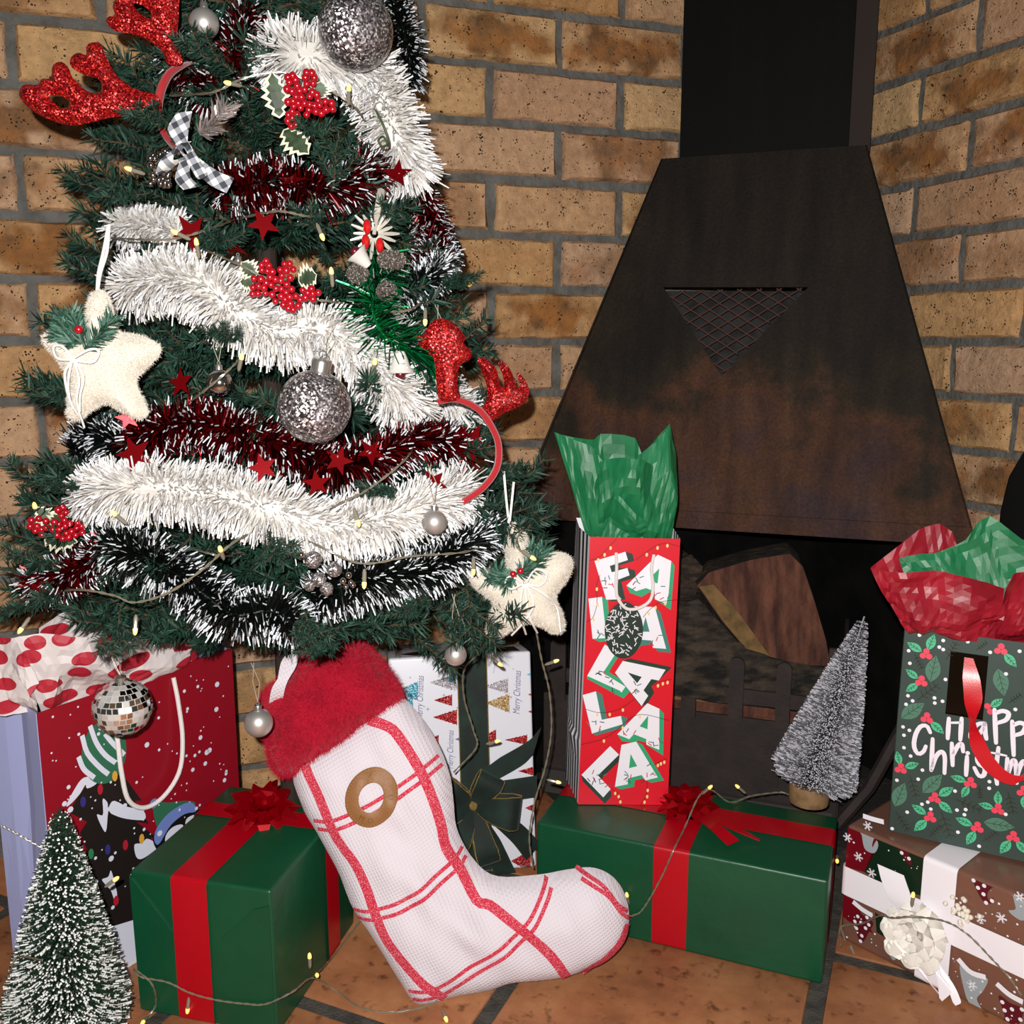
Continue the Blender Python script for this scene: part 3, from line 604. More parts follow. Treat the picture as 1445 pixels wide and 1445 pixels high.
# ------------------------------------------------------------------ left green gift box
lb = Box((-.410, .929, 0), V3(.97, -.235, 0), .166, .205, .168)
t = thing('gift_box', 'square green wrapped gift box with red ribbon in front of the red gift bag', 'gift box', lb.o)
lb.body(MGREEN, t)
mb = MB(); fr = lb.front()
for pl in (((0, lb.h*.97), (.002, .004), (.062, .004), (.062, lb.h*.52)), ((lb.w-.002, lb.h*.9), (lb.w-.002, .01), (lb.w-.055, .004), (lb.w-.060, lb.h*.62), (lb.w-.02, lb.h*.86))):
    mb.prism([fr.pt(a, b, .0002) for a, b in pl], fr.n*.0011)
mb.build('folded_flap', MGREEN, t)
a0, a1 = fr.hit(246, 1300)[0], fr.hit(296, 1308)[0]; mb = MB(); e = .0022
band(mb, [lb.p(a0, -e, 0), lb.p(a0, -e, lb.h+e*.5), lb.p(a0, lb.d+e, lb.h+e*.5), lb.p(a0, lb.d+e, 0)], lb.x*(a1-a0)); mb.build('ribbon_band', MRIB, t, True)
tp = lb.top(); b0 = .126; b1 = .158; mb = MB()
band(mb, [lb.p(-e, b0, 0), lb.p(-e, b0, lb.h+e*.5), lb.p(lb.w+e, b0, lb.h+e*.5), lb.p(lb.w+e, b0, 0)], lb.y*(b1-b0)); mb.build('ribbon_band', MRIB, t, True)
mb = MB(); bc = PZ(365, 1142, lb.h+.012); bcen = bc; star_bow(mb, lb.p((a0+a1)/2+.01, .142, lb.h+.004), .046, V3(.15, -.35, 1), .015, 5); mb.build('bow', MBOW, t)
# ------------------------------------------------------------------ white gift box with green velvet bow
wb = Box((-.159, 1.172, 0.0095), V3(.985, .167, 0), .196, .075, .30, lean=.17)
t = thing('gift_box', 'upright white gift box printed with glitter trees and tied with green velvet ribbon', 'gift box', wb.p(.1, .03, 0))
MWB = mat('white_gift_paper', '#E3E4EE', .3, spec=.5); wb.body(MWB, t)
fr = wb.front(); pr = Print(fr, .0005)
def glit(name, c1, c2, c3='#FFFFFF', metal=.6):
    m = bpy.data.materials.new(name); m.use_nodes = True; nt = m.node_tree; b = nt.nodes['Principled BSDF']
    v = nt.nodes.new('ShaderNodeTexVoronoi'); v.inputs['Scale'].default_value = 900; tc = nt.nodes.new('ShaderNodeTexCoord'); nt.links.new(tc.outputs['Object'], v.inputs['Vector'])
    r = nt.nodes.new('ShaderNodeValToRGB'); r.color_ramp.interpolation = 'CONSTANT'; e = r.color_ramp.elements; e[0].color = hexc(c1); e[1].color = hexc(c3); e[1].position = .82; x = e.new(.42); x.color = hexc(c2)
    sp = nt.nodes.new('ShaderNodeSeparateColor'); nt.links.new(v.outputs['Color'], sp.inputs[0]); nt.links.new(sp.outputs[0], r.inputs[0]); nt.links.new(r.outputs[0], b.inputs['Base Color'])
    b.inputs['Roughness'].default_value = .35; b.inputs['Metallic'].default_value = metal
    # each flake tilts its own way
    nm = nt.nodes.new('ShaderNodeVectorMath'); nm.operation = 'MULTIPLY_ADD'; nt.links.new(v.outputs['Color'], nm.inputs[0]); nm.inputs[1].default_value = (.9, .9, .9); nm.inputs[2].default_value = (-.45, -.45, -.45)
    ge = nt.nodes.new('ShaderNodeNewGeometry'); ad = nt.nodes.new('ShaderNodeVectorMath'); nt.links.new(ge.outputs['Normal'], ad.inputs[0]); nt.links.new(nm.outputs[0], ad.inputs[1])
    no = nt.nodes.new('ShaderNodeVectorMath'); no.operation = 'NORMALIZE'; nt.links.new(ad.outputs[0], no.inputs[0]); nt.links.new(no.outputs[0], b.inputs['Normal'])
    return m
GR = glit('red_glitter_print', '#6E0612', '#B01020', '#FF5A50', .2); GB = glit('blue_glitter_print', '#2A7FA8', '#58B8C8', '#E8F8FF', .2); GG = glit('gold_glitter_print', '#8C6A3C', '#C8A878', '#FFF2C8', .2); GS = glit('silver_glitter_print', '#8E8890', '#B8B0B8', '#F4F0F8', .2)
MTXT = mat('print_grey_violet', '#6E6A92', .4)
def side_tree(p, x, y, L, W, m, ly=0):   # sideways fir: tip left
    g = np.random.default_rng(int(x+y)); pts = [(x-L/2, y)]; k = 6
    for i in range(1, k+1):
        xx = x-L/2+L*i/k; pts += [(xx-L*.05, y-W/2*i/k*.8), (xx, y-W/2*i/k)]
    low = [(a, 2*y-b) for a, b in pts[1:]][::-1]; Q = [p.fr.hit(*q) for q in pts+low]; p.ab([(min(max(a, .001), .195), min(max(b, .001), .298)) for a, b in Q], m, ly)
for x, y, L, W, m in ((575, 975, 30, 30, GB), (572, 990, 22, 26, GB), (624, 963, 36, 26, GS), (633, 958, 22, 16, GB), (625, 988, 26, 18, GR), (628, 1012, 34, 24, GR), (610, 1045, 18, 18, GR), (700, 968, 34, 24, GS), (702, 992, 34, 30, GG), (690, 1040, 20, 24, GR), (728, 1044, 32, 16, GR), (752, 980, 14, 12, GR), (752, 1004, 14, 12, GR), (750, 952, 14, 12, GB), (735, 1215, 28, 34, GR), (742, 1088, 22, 14, GR), (748, 1140, 14, 14, GR), (735, 1228, 26, 22, GS), (648, 1043, 12, 10, MTXT)): side_tree(pr, x, y, L, W, m)
V, Fs = text_polys('Merry Christmas', 1, .35); sc = None
for (u, v), (u2, v2) in (((596, 1016), (598, 953)), ((733, 1008), (735, 946)), ((639, 1085), (640, 1030)), ((697, 950), (699, 938))):
    A, B_ = fr.hit(u, v), fr.hit(u2, v2); d = B_-A; L = np.linalg.norm(d)/V[:, 0].max(); d /= np.linalg.norm(d); nv = np.array([-d[1], d[0]])
    for f_ in Fs: pr.ab([A + d*V[i][0]*L + nv*V[i][1]*L*1.6 for i in f_], MTXT, 1)
for k in range(26):
    a, b = random.uniform(.01, wb.w-.01), random.uniform(.05, wb.h-.01); r_ = random.uniform(.0005, .0011); pr.ab([(a-r_*3, b), (a, b-r_*.5), (a+r_*3, b), (a, b+r_*.5)], MTXT, 1); pr.ab([(a, b-r_*3), (a+r_*.5, b), (a, b+r_*3), (a-r_*.5, b)], MTXT, 2)
pr.build('printed_pattern', t)
for k, x in enumerate((595, 720)): pr = Print(Frame(wb.p(0, 0, wb.h), wb.x, wb.y), .0005); a = pr.fr.hit(x, 925)[0]; pr.ab([(a-.03, .03), (a-.01, .012), (a+.02, .006), (a+.018, .05), (a-.01, .045)], mat('print_dark_tree', '#2A1716', .5)); pr.build('printed_tree', t)
MVEL = mat('green_velvet', '#02130D', .75, sheen=.15, var=(40, '#062A1F', .4, .7)); MGOLD = mat('gold_thread', '#B89A5A', .35, .8, bump=(1500, .8, .002))
fv = wb.front(); a0, a1 = fv.hit(647, 1000)[0], fv.hit(688, 1000)[0]; e = .001; mb = MB()
band(mb, [wb.p(a0, -e, 0), wb.p(a0, -e, wb.h+e), wb.p(a0, wb.d+e, wb.h+e), wb.p(a0, wb.d+e, 0)], wb.x*(a1-a0)); rb = mb.build('ribbon_band', MVEL, t, True)
mb = MB()
for a in (a0, a1): mb.tube([wb.p(a, -.0022, c) for c in np.linspace(0, wb.h, 30)], .0009, 5)
mb.build('gold_edge', MGOLD, rb)
b0, b1 = fv.hit(740, 1075)[1], fv.hit(740, 1115)[1]; mb = MB()
q = [fv.pt(*fv.hit(u, v), .004) for u, v in ((672, 1100), (700, 1085), (740, 1062), (757, 1045))]; ribbon_sheet(mb, q, [.02, .035, .036, .04], wb.z*.9+wb.x*.3)
q = [fv.pt(*fv.hit(u, v), .005) for u, v in ((672, 1120), (710, 1115), (757, 1108))]; ribbon_sheet(mb, q, [.02, .03, .03], wb.z); mb.build('ribbon_band', MVEL, t, True)
kc = fv.pt(*fv.hit(664, 1128), .022)
def bow_loop(dirpx, L, w, lift, sd):
    """velvet loop from the knot out to a screen direction and back"""
    d2 = nrm(np.array([dirpx[0], -dirpx[1]])); dr = fv.x*d2[0] + fv.y*d2[1]; sdv = np.cross(dr, fv.n)
    path = [kc, kc+dr*L*.35+fv.n*lift*.2, kc+dr*L*.8+fv.n*lift*.55, kc+dr*L+fv.n*lift*.9, kc+dr*L*.75+fv.n*lift*1.3, kc+dr*L*.3+fv.n*lift*.8, kc+fv.n*.003]
    mb = MB(); wid = [.008, w*.8, w, w, w, w*.7, .008]; ribbon_sheet(mb, path, wid, sdv, nsub=22); lo = mb.build('bow_loop', MVEL, t, True)
    P = smooth_path(path, 22); W = np.interp(np.linspace(0, 1, 22), np.linspace(0, 1, 7), wid); m2 = MB()
    for s_ in (-1, 1): m2.tube(P + sdv*s_*(W/2)[:, None], .0009, 5)
    m2.build('gold_edge', MGOLD, lo)
for dpx, L, w, lift in (((-1, -.75), .052, .034, .02), ((.55, -.9), .05, .036, .022), ((1, .15), .062, .044, .026), ((.25, 1), .078, .03, .022), ((-.55, .9), .06, .036, .02), ((-1, .15), .045, .03, .018)): bow_loop(dpx, L, w, lift, 0)
mb = MB(); ribbon_sheet(mb, [kc, fv.pt(*fv.hit(690, 1180), .014), fv.pt(*fv.hit(712, 1230), .006)], [.01, .026, .03], fv.x); ribbon_sheet(mb, [kc, fv.pt(*fv.hit(720, 1165), .012), fv.pt(*fv.hit(752, 1200), .006)], [.01, .026, .03], fv.x*.7+fv.y*.7); mb.build('ribbon_tail', MVEL, t, True)
mb = MB(); mb.ball(kc+fv.n*.004, .008, sc=(1, .8, 1.2)); mb.build('knot', MGOLD, t, True)

# ------------------------------------------------------------------ letter gift bag
MFR = mat('bag_red', '#D8142A', .35, spec=.5); MFG1 = mat('print_mint', '#2FA273', .4); MFG2 = mat('print_dark_green', '#1F3B31', .4); MFG3 = mat('print_teal', '#3E7F74', .4); MFW = mat('print_white', '#ECEAF3', .4)
MPK = mat('print_crimson', '#C22344', .4); MSL = mat('print_slate', '#4D6A68', .4); MBLK = mat('print_black', '#141314', .4); MYL = mat('print_yellow', '#F0D48A', .4)
zb_ = gb.h+.0012; bBL = PZ(815.5, 1135, zb_); bBR = PZ(942, 1136, zb_)
bTL = PY(832.5, 757.5, bBL[1]+.004); bTR = PY(960, 760.5, bBR[1]+.004); sd = V3(-.012, .078, 0)
bag = thing('gift_bag', 'tall red gift bag with FA LA LA letters standing on the long green gift box', 'gift bag', (bBL+bBR)/2+sd/2)
fb_ = Frame(bBL, bBR-bBL, bTL-bBL); n_ = fb_.n
mb = MB(); mb.hexa([bBL, bBR, bBR+V3(0, .0008, 0), bBL+V3(0, .0008, 0), bTL, bTR, bTR+V3(0, .0008, 0), bTL+V3(0, .0008, 0)]); mb.build('front_panel', MFR, bag)
mb = MB(); tz = V3(0, 0, .010); mb.hexa([bBL+sd, bBR+sd, bBR+sd+V3(0, .0008, 0), bBL+sd+V3(0, .0008, 0), bTL+sd+tz, bTR+sd+tz, bTR+sd+V3(0, .0008, 0)+tz, bTL+sd+V3(0, .0008, 0)+tz]); mb.build('back_panel', [MFW], bag)
cols = [MFW, MFG2, MFW, MBLK, MFW, MFG2, MFW, MFG2, MFW, MBLK, MFW, MFG2]; NC = len(cols)
for (B0, T0, sgn) in ((bBL, bTL, -1), (bBR, bTR, 1)):
    ring = []; mb = MB()
    for i in range(NC+1):
        s_ = i/NC; fold = (.5-abs(s_-.5))*2*.006*(-sgn)*.8; col_ = []
        for zt_, kink in ((0, 0), (.16, .2), (.235, 1.3), (.26, .4), (.6, .6), (1, 1)):
            col_.append(B0*(1-zt_)+T0*zt_ + sd*s_ + V3(-fold*kink, 0, .010*s_*(zt_ == 1)))
        ring.append(col_)
    for i in range(NC):
        for j in range(5): mb.add([ring[i][j], ring[i+1][j], ring[i+1][j+1], ring[i][j+1]], [(0, 1, 2, 3)], i)
    mb.build('side_gusset', cols, bag)
mb = MB(); mb.hexa([bBL, bBR, bBR+sd, bBL+sd] + [p+V3(0, 0, .0008) for p in (bBL, bBR, bBR+sd, bBL+sd)]); mb.build('base', MFR, bag)
pr = Print(fb_, .0006, .00012)
def z1(l): return [(805+x*.13841, 750+y*.13841) for x, y in l]
def z2(l): return [(800+x*.13841, 940+y*.13841) for x, y in l]
def letter(zf, white, shade, sm, hole=None, hm=None, ly=0):
    for s_ in shade: pr.px(zf(s_), sm, ly)
    pr.px(zf(white), MFW, ly+1)
    if hole: pr.px(zf(hole), hm or sm, ly+2)
letter(z1, [(245, 300), (560, 205), (585, 290), (400, 350), (420, 415), (580, 370), (602, 445), (485, 490), (480, 640), (520, 690), (365, 695)], [[(245, 300), (560, 205), (630, 225), (652, 298), (500, 345), (505, 372), (580, 370), (655, 395), (668, 465), (520, 515), (560, 690), (435, 712), (365, 695)]], MFG2)
letter(z1, [(890, 235), (1027, 300), (1000, 630), (978, 735), (860, 690), (858, 610), (770, 575), (668, 607), (570, 550)], [[(890, 235), (1027, 300), (1062, 350), (1022, 800), (865, 690), (860, 620), (800, 620), (725, 667), (605, 625), (570, 550)]], MFG1, [(905, 375), (830, 450), (865, 525), (888, 525)])
letter(z1, [(183, 683), (320, 665), (358, 1000), (460, 1000), (460, 1080), (225, 1092)], [[(183, 683), (320, 665), (380, 690), (400, 980), (470, 1000), (460, 1100), (300, 1125), (225, 1092)]], MFG1)
letter(z1, [(640, 760), (860, 768), (975, 1195), (840, 1185), (825, 1110), (700, 1100), (640, 1180), (600, 1150)], [[(640, 760), (860, 768), (918, 825), (1025, 1235), (890, 1225), (840, 1150), (720, 1160), (680, 1210), (610, 1180)]], MFG3, [(765, 870), (725, 1020), (805, 1020)])
letter(z1, [(350, 1150), (470, 1230), (330, 1440), (560, 1580), (520, 1640), (500, 1620), (170, 1470)], [[(350, 1150), (490, 1270), (390, 1430), (600, 1560), (630, 1600), (540, 1700), (170, 1500), (170, 1470)]], MFG1)
letter(z2, [(490, 65), (570, -55), (1005, 35), (935, 145), (860, 130), (780, 245), (828, 300), (760, 405)], [[(490, 65), (570, -55), (640, -80), (1070, 10), (930, 150), (860, 200), (890, 270), (820, 380), (750, 408)]], MFG2, [(620, 62), (762, 108), (715, 172)])
letter(z2, [(160, 293), (295, 255), (355, 545), (550, 505), (568, 590), (255, 685)], [[(160, 293), (295, 255), (357, 285), (408, 535), (550, 505), (615, 525), (590, 620), (300, 705), (255, 685)]], MFG3)
letter(z2, [(820, 375), (942, 432), (940, 850), (808, 795), (808, 740), (680, 690), (635, 742), (512, 692)], [[(820, 375), (942, 432), (988, 480), (980, 908), (810, 800), (808, 775), (720, 755), (690, 780), (560, 760), (512, 692)]], MFG1, [(828, 500), (740, 610), (820, 640)], ly=3)
letter(z2, [(440, 812), (530, 900), (315, 1110), (445, 1250), (370, 1335), (148, 1105)], [[(440, 812), (530, 900), (540, 960), (345, 1150), (455, 1290), (450, 1330), (385, 1400), (160, 1170), (148, 1105)]], MFG2, ly=3)
letter(z2, [(555, 798), (705, 765), (925, 1130), (800, 1160), (760, 1105), (620, 1140), (618, 1200), (488, 1225)], [[(555, 798), (705, 765), (770, 795), (990, 1160), (860, 1185), (770, 1140), (690, 1160), (685, 1225), (550, 1252), (488, 1225)]], MFG1, [(648, 890), (632, 1035), (715, 1015)], ly=6)
g = np.random.default_rng(5)
for zf, x, y, k in ((z1, 385, 540, 7), (z1, 690, 530, 5), (z1, 940, 640, 5), (z1, 290, 1010, 4), (z1, 880, 1110, 5), (z2, 330, 90, 6), (z2, 460, 190, 4), (z2, 690, 230, 7), (z2, 290, 600, 7), (z2, 600, 690, 4), (z2, 880, 770, 6), (z2, 270, 1110, 7), (z2, 350, 1200, 4), (z2, 600, 1120, 7), (z2, 830, 1100, 5)):
    for i in range(k):
        cx, cy = x+g.normal(0, 42), y+g.normal(0, 42); an = g.uniform(0, 3.14); dx, dy = 24*math.cos(an), 24*math.sin(an); A = [fb_.hit(*q) for q in zf([(cx-dx, cy-dy), (cx+dx, cy+dy)])]
        pr.line(A, .0011, (MSL, MPK, MFG3, MFG2)[g.integers(4)], 9)
for zf, l in ((z1, [(195, 295), (300, 250), (380, 165), (470, 70)]), (z1, [(660, 290), (770, 210), (880, 140), (980, 118), (1110, 150)]), (z1, [(300, 440), (262, 560), (270, 720), (230, 870), (160, 920)]), (z1, [(740, 870), (810, 790), (920, 715), (1090, 692)]), (z2, [(1065, 130), (970, 150), (870, 195)]), (z2, [(190, 435), (340, 470), (520, 440), (690, 330)]), (z2, [(140, 795), (330, 750), (480, 670), (640, 530), (780, 487), (1040, 550)]), (z2, [(1020, 935), (950, 965), (890, 1000)]), (z2, [(445, 1240), (520, 1300), (550, 1415)]), (z2, [(815, 1170), (810, 1300), (750, 1410)])):
    pr.linepx(zf(l), .0006, MBLK, 10, 14); P = smooth_path([list(x)+[0] for x in l], 5)
    for q in P[1:-1]: c = fb_.hit(*zf([(q[0]+6, q[1]+24)])[0]); pr.disc(c, .0016, MYL, 11, 7, .0026)
pr.build('printed_letters', bag)
mb = MB(); hp = [fb_.pt(*fb_.hit(*q), o) for q, o in zip(z1([(465, 215), (468, 340), (462, 560), (480, 670), (560, 765), (680, 765), (800, 690), (835, 560), (820, 380), (850, 235)]), (.001, .005, .006, .007, .009, .009, .008, .007, .006, .001))]
mb.tube(smooth_path(hp, 50), .0021, 7); mb.build('handle', MROPE, bag, True)
tgm = mat('tag_dark_green', '#0E2A1E', .5); tc_ = fb_.hit(*z1([(540, 995)])[0]); r1 = abs(fb_.hit(*z1([(735, 995)])[0])[0]-tc_[0]); r2 = abs(fb_.hit(*z1([(540, 1283)])[0])[1]-tc_[1])
mb = MB(); ts = np.linspace(0, 2*math.pi, 36, endpoint=False)
mb.prism([fb_.pt(tc_[0]+r1*math.cos(x)*(1-.12*max(0, math.sin(x))**3), tc_[1]+r2*math.sin(x), .0045) for x in ts], n_*.0008); tg = mb.build('gift_tag', tgm, bag)
pr = Print(fb_, .0056); 
for k in range(140):
    x, y = g.uniform(-1, 1, 2)
    if x*x+y*y > .88: continue
    an = g.uniform(0, 3.14); pr.line([(tc_[0]+r1*x-.0026*math.cos(an), tc_[1]+r2*y-.0026*math.sin(an)), (tc_[0]+r1*x+.0026*math.cos(an), tc_[1]+r2*y+.0026*math.sin(an))], .0011, MFW, 0)
pr.build('tag_print', tg)
MTG = mat('green_tissue', '#1E7A4C', .45, var=(25, '#176A40', .4, .65), spec=.5, sss=.0, bump=(120, .2, .001))
tis = thing('tissue_paper', 'green tissue paper sticking up from the letter gift bag', 'tissue paper', (bTL+bTR)/2-V3(0, -.03, .06))
Yt = bTL[1]
def tpx(l): return [PY(u, v, Y) for u, v, Y in l]
for k, (base, tops, amp, bu) in enumerate((
    ([(838, 790, Yt+.06), (880, 790, Yt+.062), (940, 790, Yt+.06)], [(785, 612, Yt+.05), (815, 618, Yt+.055), (838, 622, Yt+.06), (850, 612, Yt+.065), (895, 615, Yt+.06), (905, 640, Yt+.06), (925, 620, Yt+.055), (946, 598, Yt+.05)], .006, -.01),
    ([(834, 785, Yt+.03), (850, 790, Yt+.03), (880, 790, Yt+.035)], [(783, 610, Yt+.03), (800, 617, Yt+.03), (836, 630, Yt+.025), (862, 668, Yt+.02)], .004, .012),
    ([(885, 790, Yt+.03), (920, 790, Yt+.03), (945, 785, Yt+.035)], [(872, 670, Yt+.015), (905, 640, Yt+.02), (930, 622, Yt+.025), (947, 600, Yt+.03), (955, 640, Yt+.04)], .004, .012),
    ([(850, 792, Yt+.036), (885, 792, Yt+.034), (925, 792, Yt+.036)], [(836, 668, Yt+.015), (850, 655, Yt+.008), (880, 645, Yt+.004), (905, 645, Yt+.008), (922, 658, Yt+.015)], .006, .01),
    ([(845, 792, Yt+.030), (870, 792, Yt+.028), (905, 792, Yt+.030)], [(832, 700, Yt+.012), (858, 690, Yt+.004), (875, 700, Yt+.004), (895, 720, Yt+.006), (915, 735, Yt+.012)], .005, .006))):
    mb = MB(); paper_fan(mb, tpx(base), tpx(tops), 14, 18, amp, 20+k, bu); mb.build('paper_sheet', MTG, tis)
# ------------------------------------------------------------------ red snow-scene gift bag
MRB = mat('bag_crimson', '#8C0F20', .38, spec=.4); MLAV = mat('bag_lavender', '#A9B1E0', .55); MSNOW = mat('print_snow', '#D9DCEC', .5); MDT = mat('print_black_brown', '#1C1513', .5)
rTL, rTR = V3(-.497, .935, .343), V3(-.357, 1.153, .343); rd = nrm(V3(-.84, .545, 0))*.095; dz = V3(0, 0, -.3425)
rBL, rBR = rTL+dz, rTR+dz
rbag = thing('gift_bag', 'red gift bag printed with a snowy dark fir tree, lavender inside and sides', 'gift bag', (rBL+rBR)/2+rd/2)
fr = Frame(rBL, rBR-rBL, V3(0, 0, 1)); th = rd*.01
def slab(name, a, b, c, d, m, off): mb = MB(); mb.hexa([a, b, b+off, a+off, d, c, c+off, d+off]); return mb.build(name, m, rbag)
slab('front_panel', rBL, rBR, rTR, rTL, MRB, th)
slab('back_panel', rBL+rd, rBR+rd, rTR+rd, rTL+rd, MLAV, th)
for nm, A, B_ in (('side_gusset', rBL, rTL), ('side_gusset', rBR, rTR)):
    mb = MB(); s_ = -1 if A is rBL else 1; pin = -fr.x*s_*.010
    rows = []
    for k, w in ((0, .15), (.3, .6), (.65, 1), (1, 1)):
        p0 = A*(1-k)+B_*k; rows.append([p0+th, p0+rd*.3+pin*w*.5, p0+rd*.5+pin*w, p0+rd*.75+pin*w*.4, p0+rd])
    mb.sheet(np.array(rows), .0006); mb.build(nm, MLAV, rbag)
slab('base', rBL, rBR, rBR+V3(0, 0, .0008), rBL+V3(0, 0, .0008), MRB, rd)
pr = Print(fr, .0006, .00015)
def z6(l): return [(40+x*.2492, 1020+y*.2492) for x, y in l]
W_, H_ = np.linalg.norm(rBR-rBL), .3425
g = np.random.default_rng(11)
pr.px(z6([(228, 505), (300, 380), (380, 310), (490, 250), (560, 330), (640, 440), (600, 440), (680, 570), (610, 560), (740, 660), (690, 650), (760, 760), (640, 800), (600, 870), (620, 960), (610, 1110), (480, 1150), (300, 1000), (330, 720), (290, 620), (330, 560)]), MDT, 1)
pr.px(poly_smooth(z6([(212, 470), (250, 390), (310, 310), (400, 310), (375, 350), (330, 370), (320, 350), (290, 400), (240, 455)]), 40), MSNOW, 2)
pr.px(poly_smooth(z6([(385, 520), (420, 520), (418, 430), (445, 450), (450, 480), (480, 440), (560, 475), (640, 490), (662, 530), (640, 550), (540, 540), (470, 515), (450, 500), (440, 600), (425, 610)]), 50), MSNOW, 2)
pr.px(poly_smooth(z6([(598, 690), (640, 680), (670, 655), (720, 680), (735, 700), (650, 765), (610, 760)]), 30), MSNOW, 2)
pr.px(poly_smooth(z6([(415, 885), (450, 870), (465, 835), (485, 900), (500, 970), (488, 1010), (465, 950), (430, 910)]), 30), MSNOW, 2)
pr.px(z6([(300, 1250), (480, 1150), (540, 1115), (700, 1080), (700, 1500), (300, 1560)]), MSNOW, 0)
# hanging green bauble
MGB = mat('print_bauble_green', '#2E6B50', .45)
cc = z6([(425, 165)])[0]; E_ = [(cc[0]+31*math.cos(x)*1.0+15*math.sin(x)*.4, cc[1]+43*math.sin(x)-13*math.cos(x)) for x in np.linspace(0, 2*math.pi, 34, endpoint=False)]
pr.px(E_, MGB, 4)
for l in ([(300, 70), (330, 170), (400, 250), (450, 290)], [(345, 15), (380, 110), (430, 180), (490, 225)], [(430, 60), (470, 110), (540, 180)], [(280, 190), (310, 260), (370, 310)]): pr.linepx(z6(l), .0055, MSNOW, 5, 10)
# bird in a knitted hat
MNAVY = mat('print_black', '#0D0D10', .5); MHATB = mat('print_periwinkle', '#6E83C4', .5)
pr.px(poly_smooth(z6([(700, 660), (740, 590), (800, 520), (900, 470), (950, 480), (1010, 560), (1020, 700), (900, 800), (760, 760)]), 30), MNAVY, 4)
pr.px(poly_smooth(z6([(770, 660), (800, 600), (850, 575), (875, 590), (860, 700), (800, 760)]), 24), MSNOW, 5)
pr.px(poly_smooth(z6([(885, 570), (900, 535), (945, 520), (960, 560), (900, 640)]), 20), MSNOW, 5)
pr.px(poly_smooth(z6([(725, 590), (700, 470), (720, 440), (780, 450), (900, 440), (940, 460), (830, 510), (760, 570)]), 26), MGB, 5)
pr.px(poly_smooth(z6([(708, 660), (725, 590), (790, 510), (880, 455), (930, 455), (945, 500), (880, 515), (800, 580), (735, 685)]), 30), MHATB, 6)
pr.disc(fr.hit(*z6([(706, 455)])[0]), .006, MHATB, 6)
for x, y, m in ((485, 300, '#D9A23A'), (402, 375, '#B01B2E'), (305, 445, '#31307A'), (545, 690, '#B01B2E'), (445, 715, '#31307A'), (637, 655, '#D9A23A'), (350, 740, '#2E7B50'), (492, 1005, '#B01B2E')): pr.disc(fr.hit(*z6([(x, y)])[0]), .0035, mat('print_light', m, .5), 7, 8, .0065)
pr.build('printed_scene', rbag); pr = Print(fr, .0018, .00015)
for k in range(150):
    a, b = g.uniform(.004, W_-.004), g.uniform(.08, H_-.006); r_ = (g.random()**3)*.0030+.0009; pr.disc((a, b), r_, MSNOW, 8, 7)
sn = pr.build('printed_snowflakes', rbag); sn['kind'] = 'stuff'
mb = MB(); hp = [fr.pt(*fr.hit(u, v), o) for u, v, o in ((244, 956, .001), (247, 990, .006), (250, 1040, .010), (244, 1085, .012), (222, 1120, .012), (195, 1136, .012), (172, 1125, .012), (162, 1085, .012), (158, 1040, .01), (152, 1000, .006), (150, 982, .001))]
mb.tube(smooth_path(hp, 50), .0027, 8); mb.build('handle', MROPE, rbag, True)
# dotted tissue
def dot_mat():
    m = bpy.data.materials.new('dotted_tissue'); m.use_nodes = True; nt = m.node_tree; b = nt.nodes['Principled BSDF']; N = nt.nodes.new; L = nt.links.new
    tc = N('ShaderNodeTexCoord'); mp = N('ShaderNodeMapping'); mp.inputs['Scale'].default_value = (31, 0, 40); L(tc.outputs['Object'], mp.inputs[0])
    v = N('ShaderNodeTexVoronoi'); v.voronoi_dimensions = '2D'; v.inputs['Scale'].default_value = 1; v.inputs['Randomness'].default_value = .5; sx_ = N('ShaderNodeSeparateXYZ'); cx_ = N('ShaderNodeCombineXYZ'); L(mp.outputs[0], sx_.inputs[0]); L(sx_.outputs[0], cx_.inputs[0]); L(sx_.outputs[2], cx_.inputs[1]); L(cx_.outputs[0], v.inputs['Vector'])
    lt = N('ShaderNodeMath'); lt.operation = 'LESS_THAN'; L(v.outputs['Distance'], lt.inputs[0]); lt.inputs[1].default_value = .31
    mx = N('ShaderNodeMix'); mx.data_type = 'RGBA'; L(lt.outputs[0], mx.inputs[0]); mx.inputs[6].default_value = hexc('#CFC6C6'); mx.inputs[7].default_value = hexc('#A81E30'); L(mx.outputs[2], b.inputs['Base Color']); b.inputs['Roughness'].default_value = .6
    return m
MDOT = dot_mat(); tis = thing('tissue_paper', 'white tissue paper with red dots spilling from the red gift bag', 'tissue paper', (rTL+rTR)/2+rd*.5-V3(0, 0, .05))
def rp(l): return [PY(*q) for q in l]
for k, (base, tops, amp, bu) in enumerate((
    ([(70, 1010, .975), (150, 985, 1.03), (265, 945, 1.12)], [(45, 880, .97), (90, 862, .98), (150, 868, 1.0), (200, 870, 1.05), (255, 878, 1.1), (285, 895, 1.13)], .006, .004),
    ([(62, 1012, .955), (110, 1000, .985), (150, 985, 1.015)], [(-10, 900, .93), (20, 897, .93), (70, 893, .94), (130, 900, .96), (155, 925, .98)], .006, .012),
    ([(50, 1006, .955), (40, 1000, .96), (62, 1012, .95)], [(-20, 985, .94), (-12, 940, .93), (-5, 905, .93), (30, 905, .925), (60, 960, .93)], .005, .012),
    ([(140, 988, 1.0), (180, 975, 1.04), (235, 955, 1.09)], [(120, 905, .985), (170, 915, 1.0), (205, 905, 1.03), (240, 900, 1.06), (270, 905, 1.09)], .005, .008))):
    mb = MB(); paper_fan(mb, rp(base), rp(tops), 14, 19, amp, 40+k, bu); mb.build('paper_sheet', MDOT, tis)

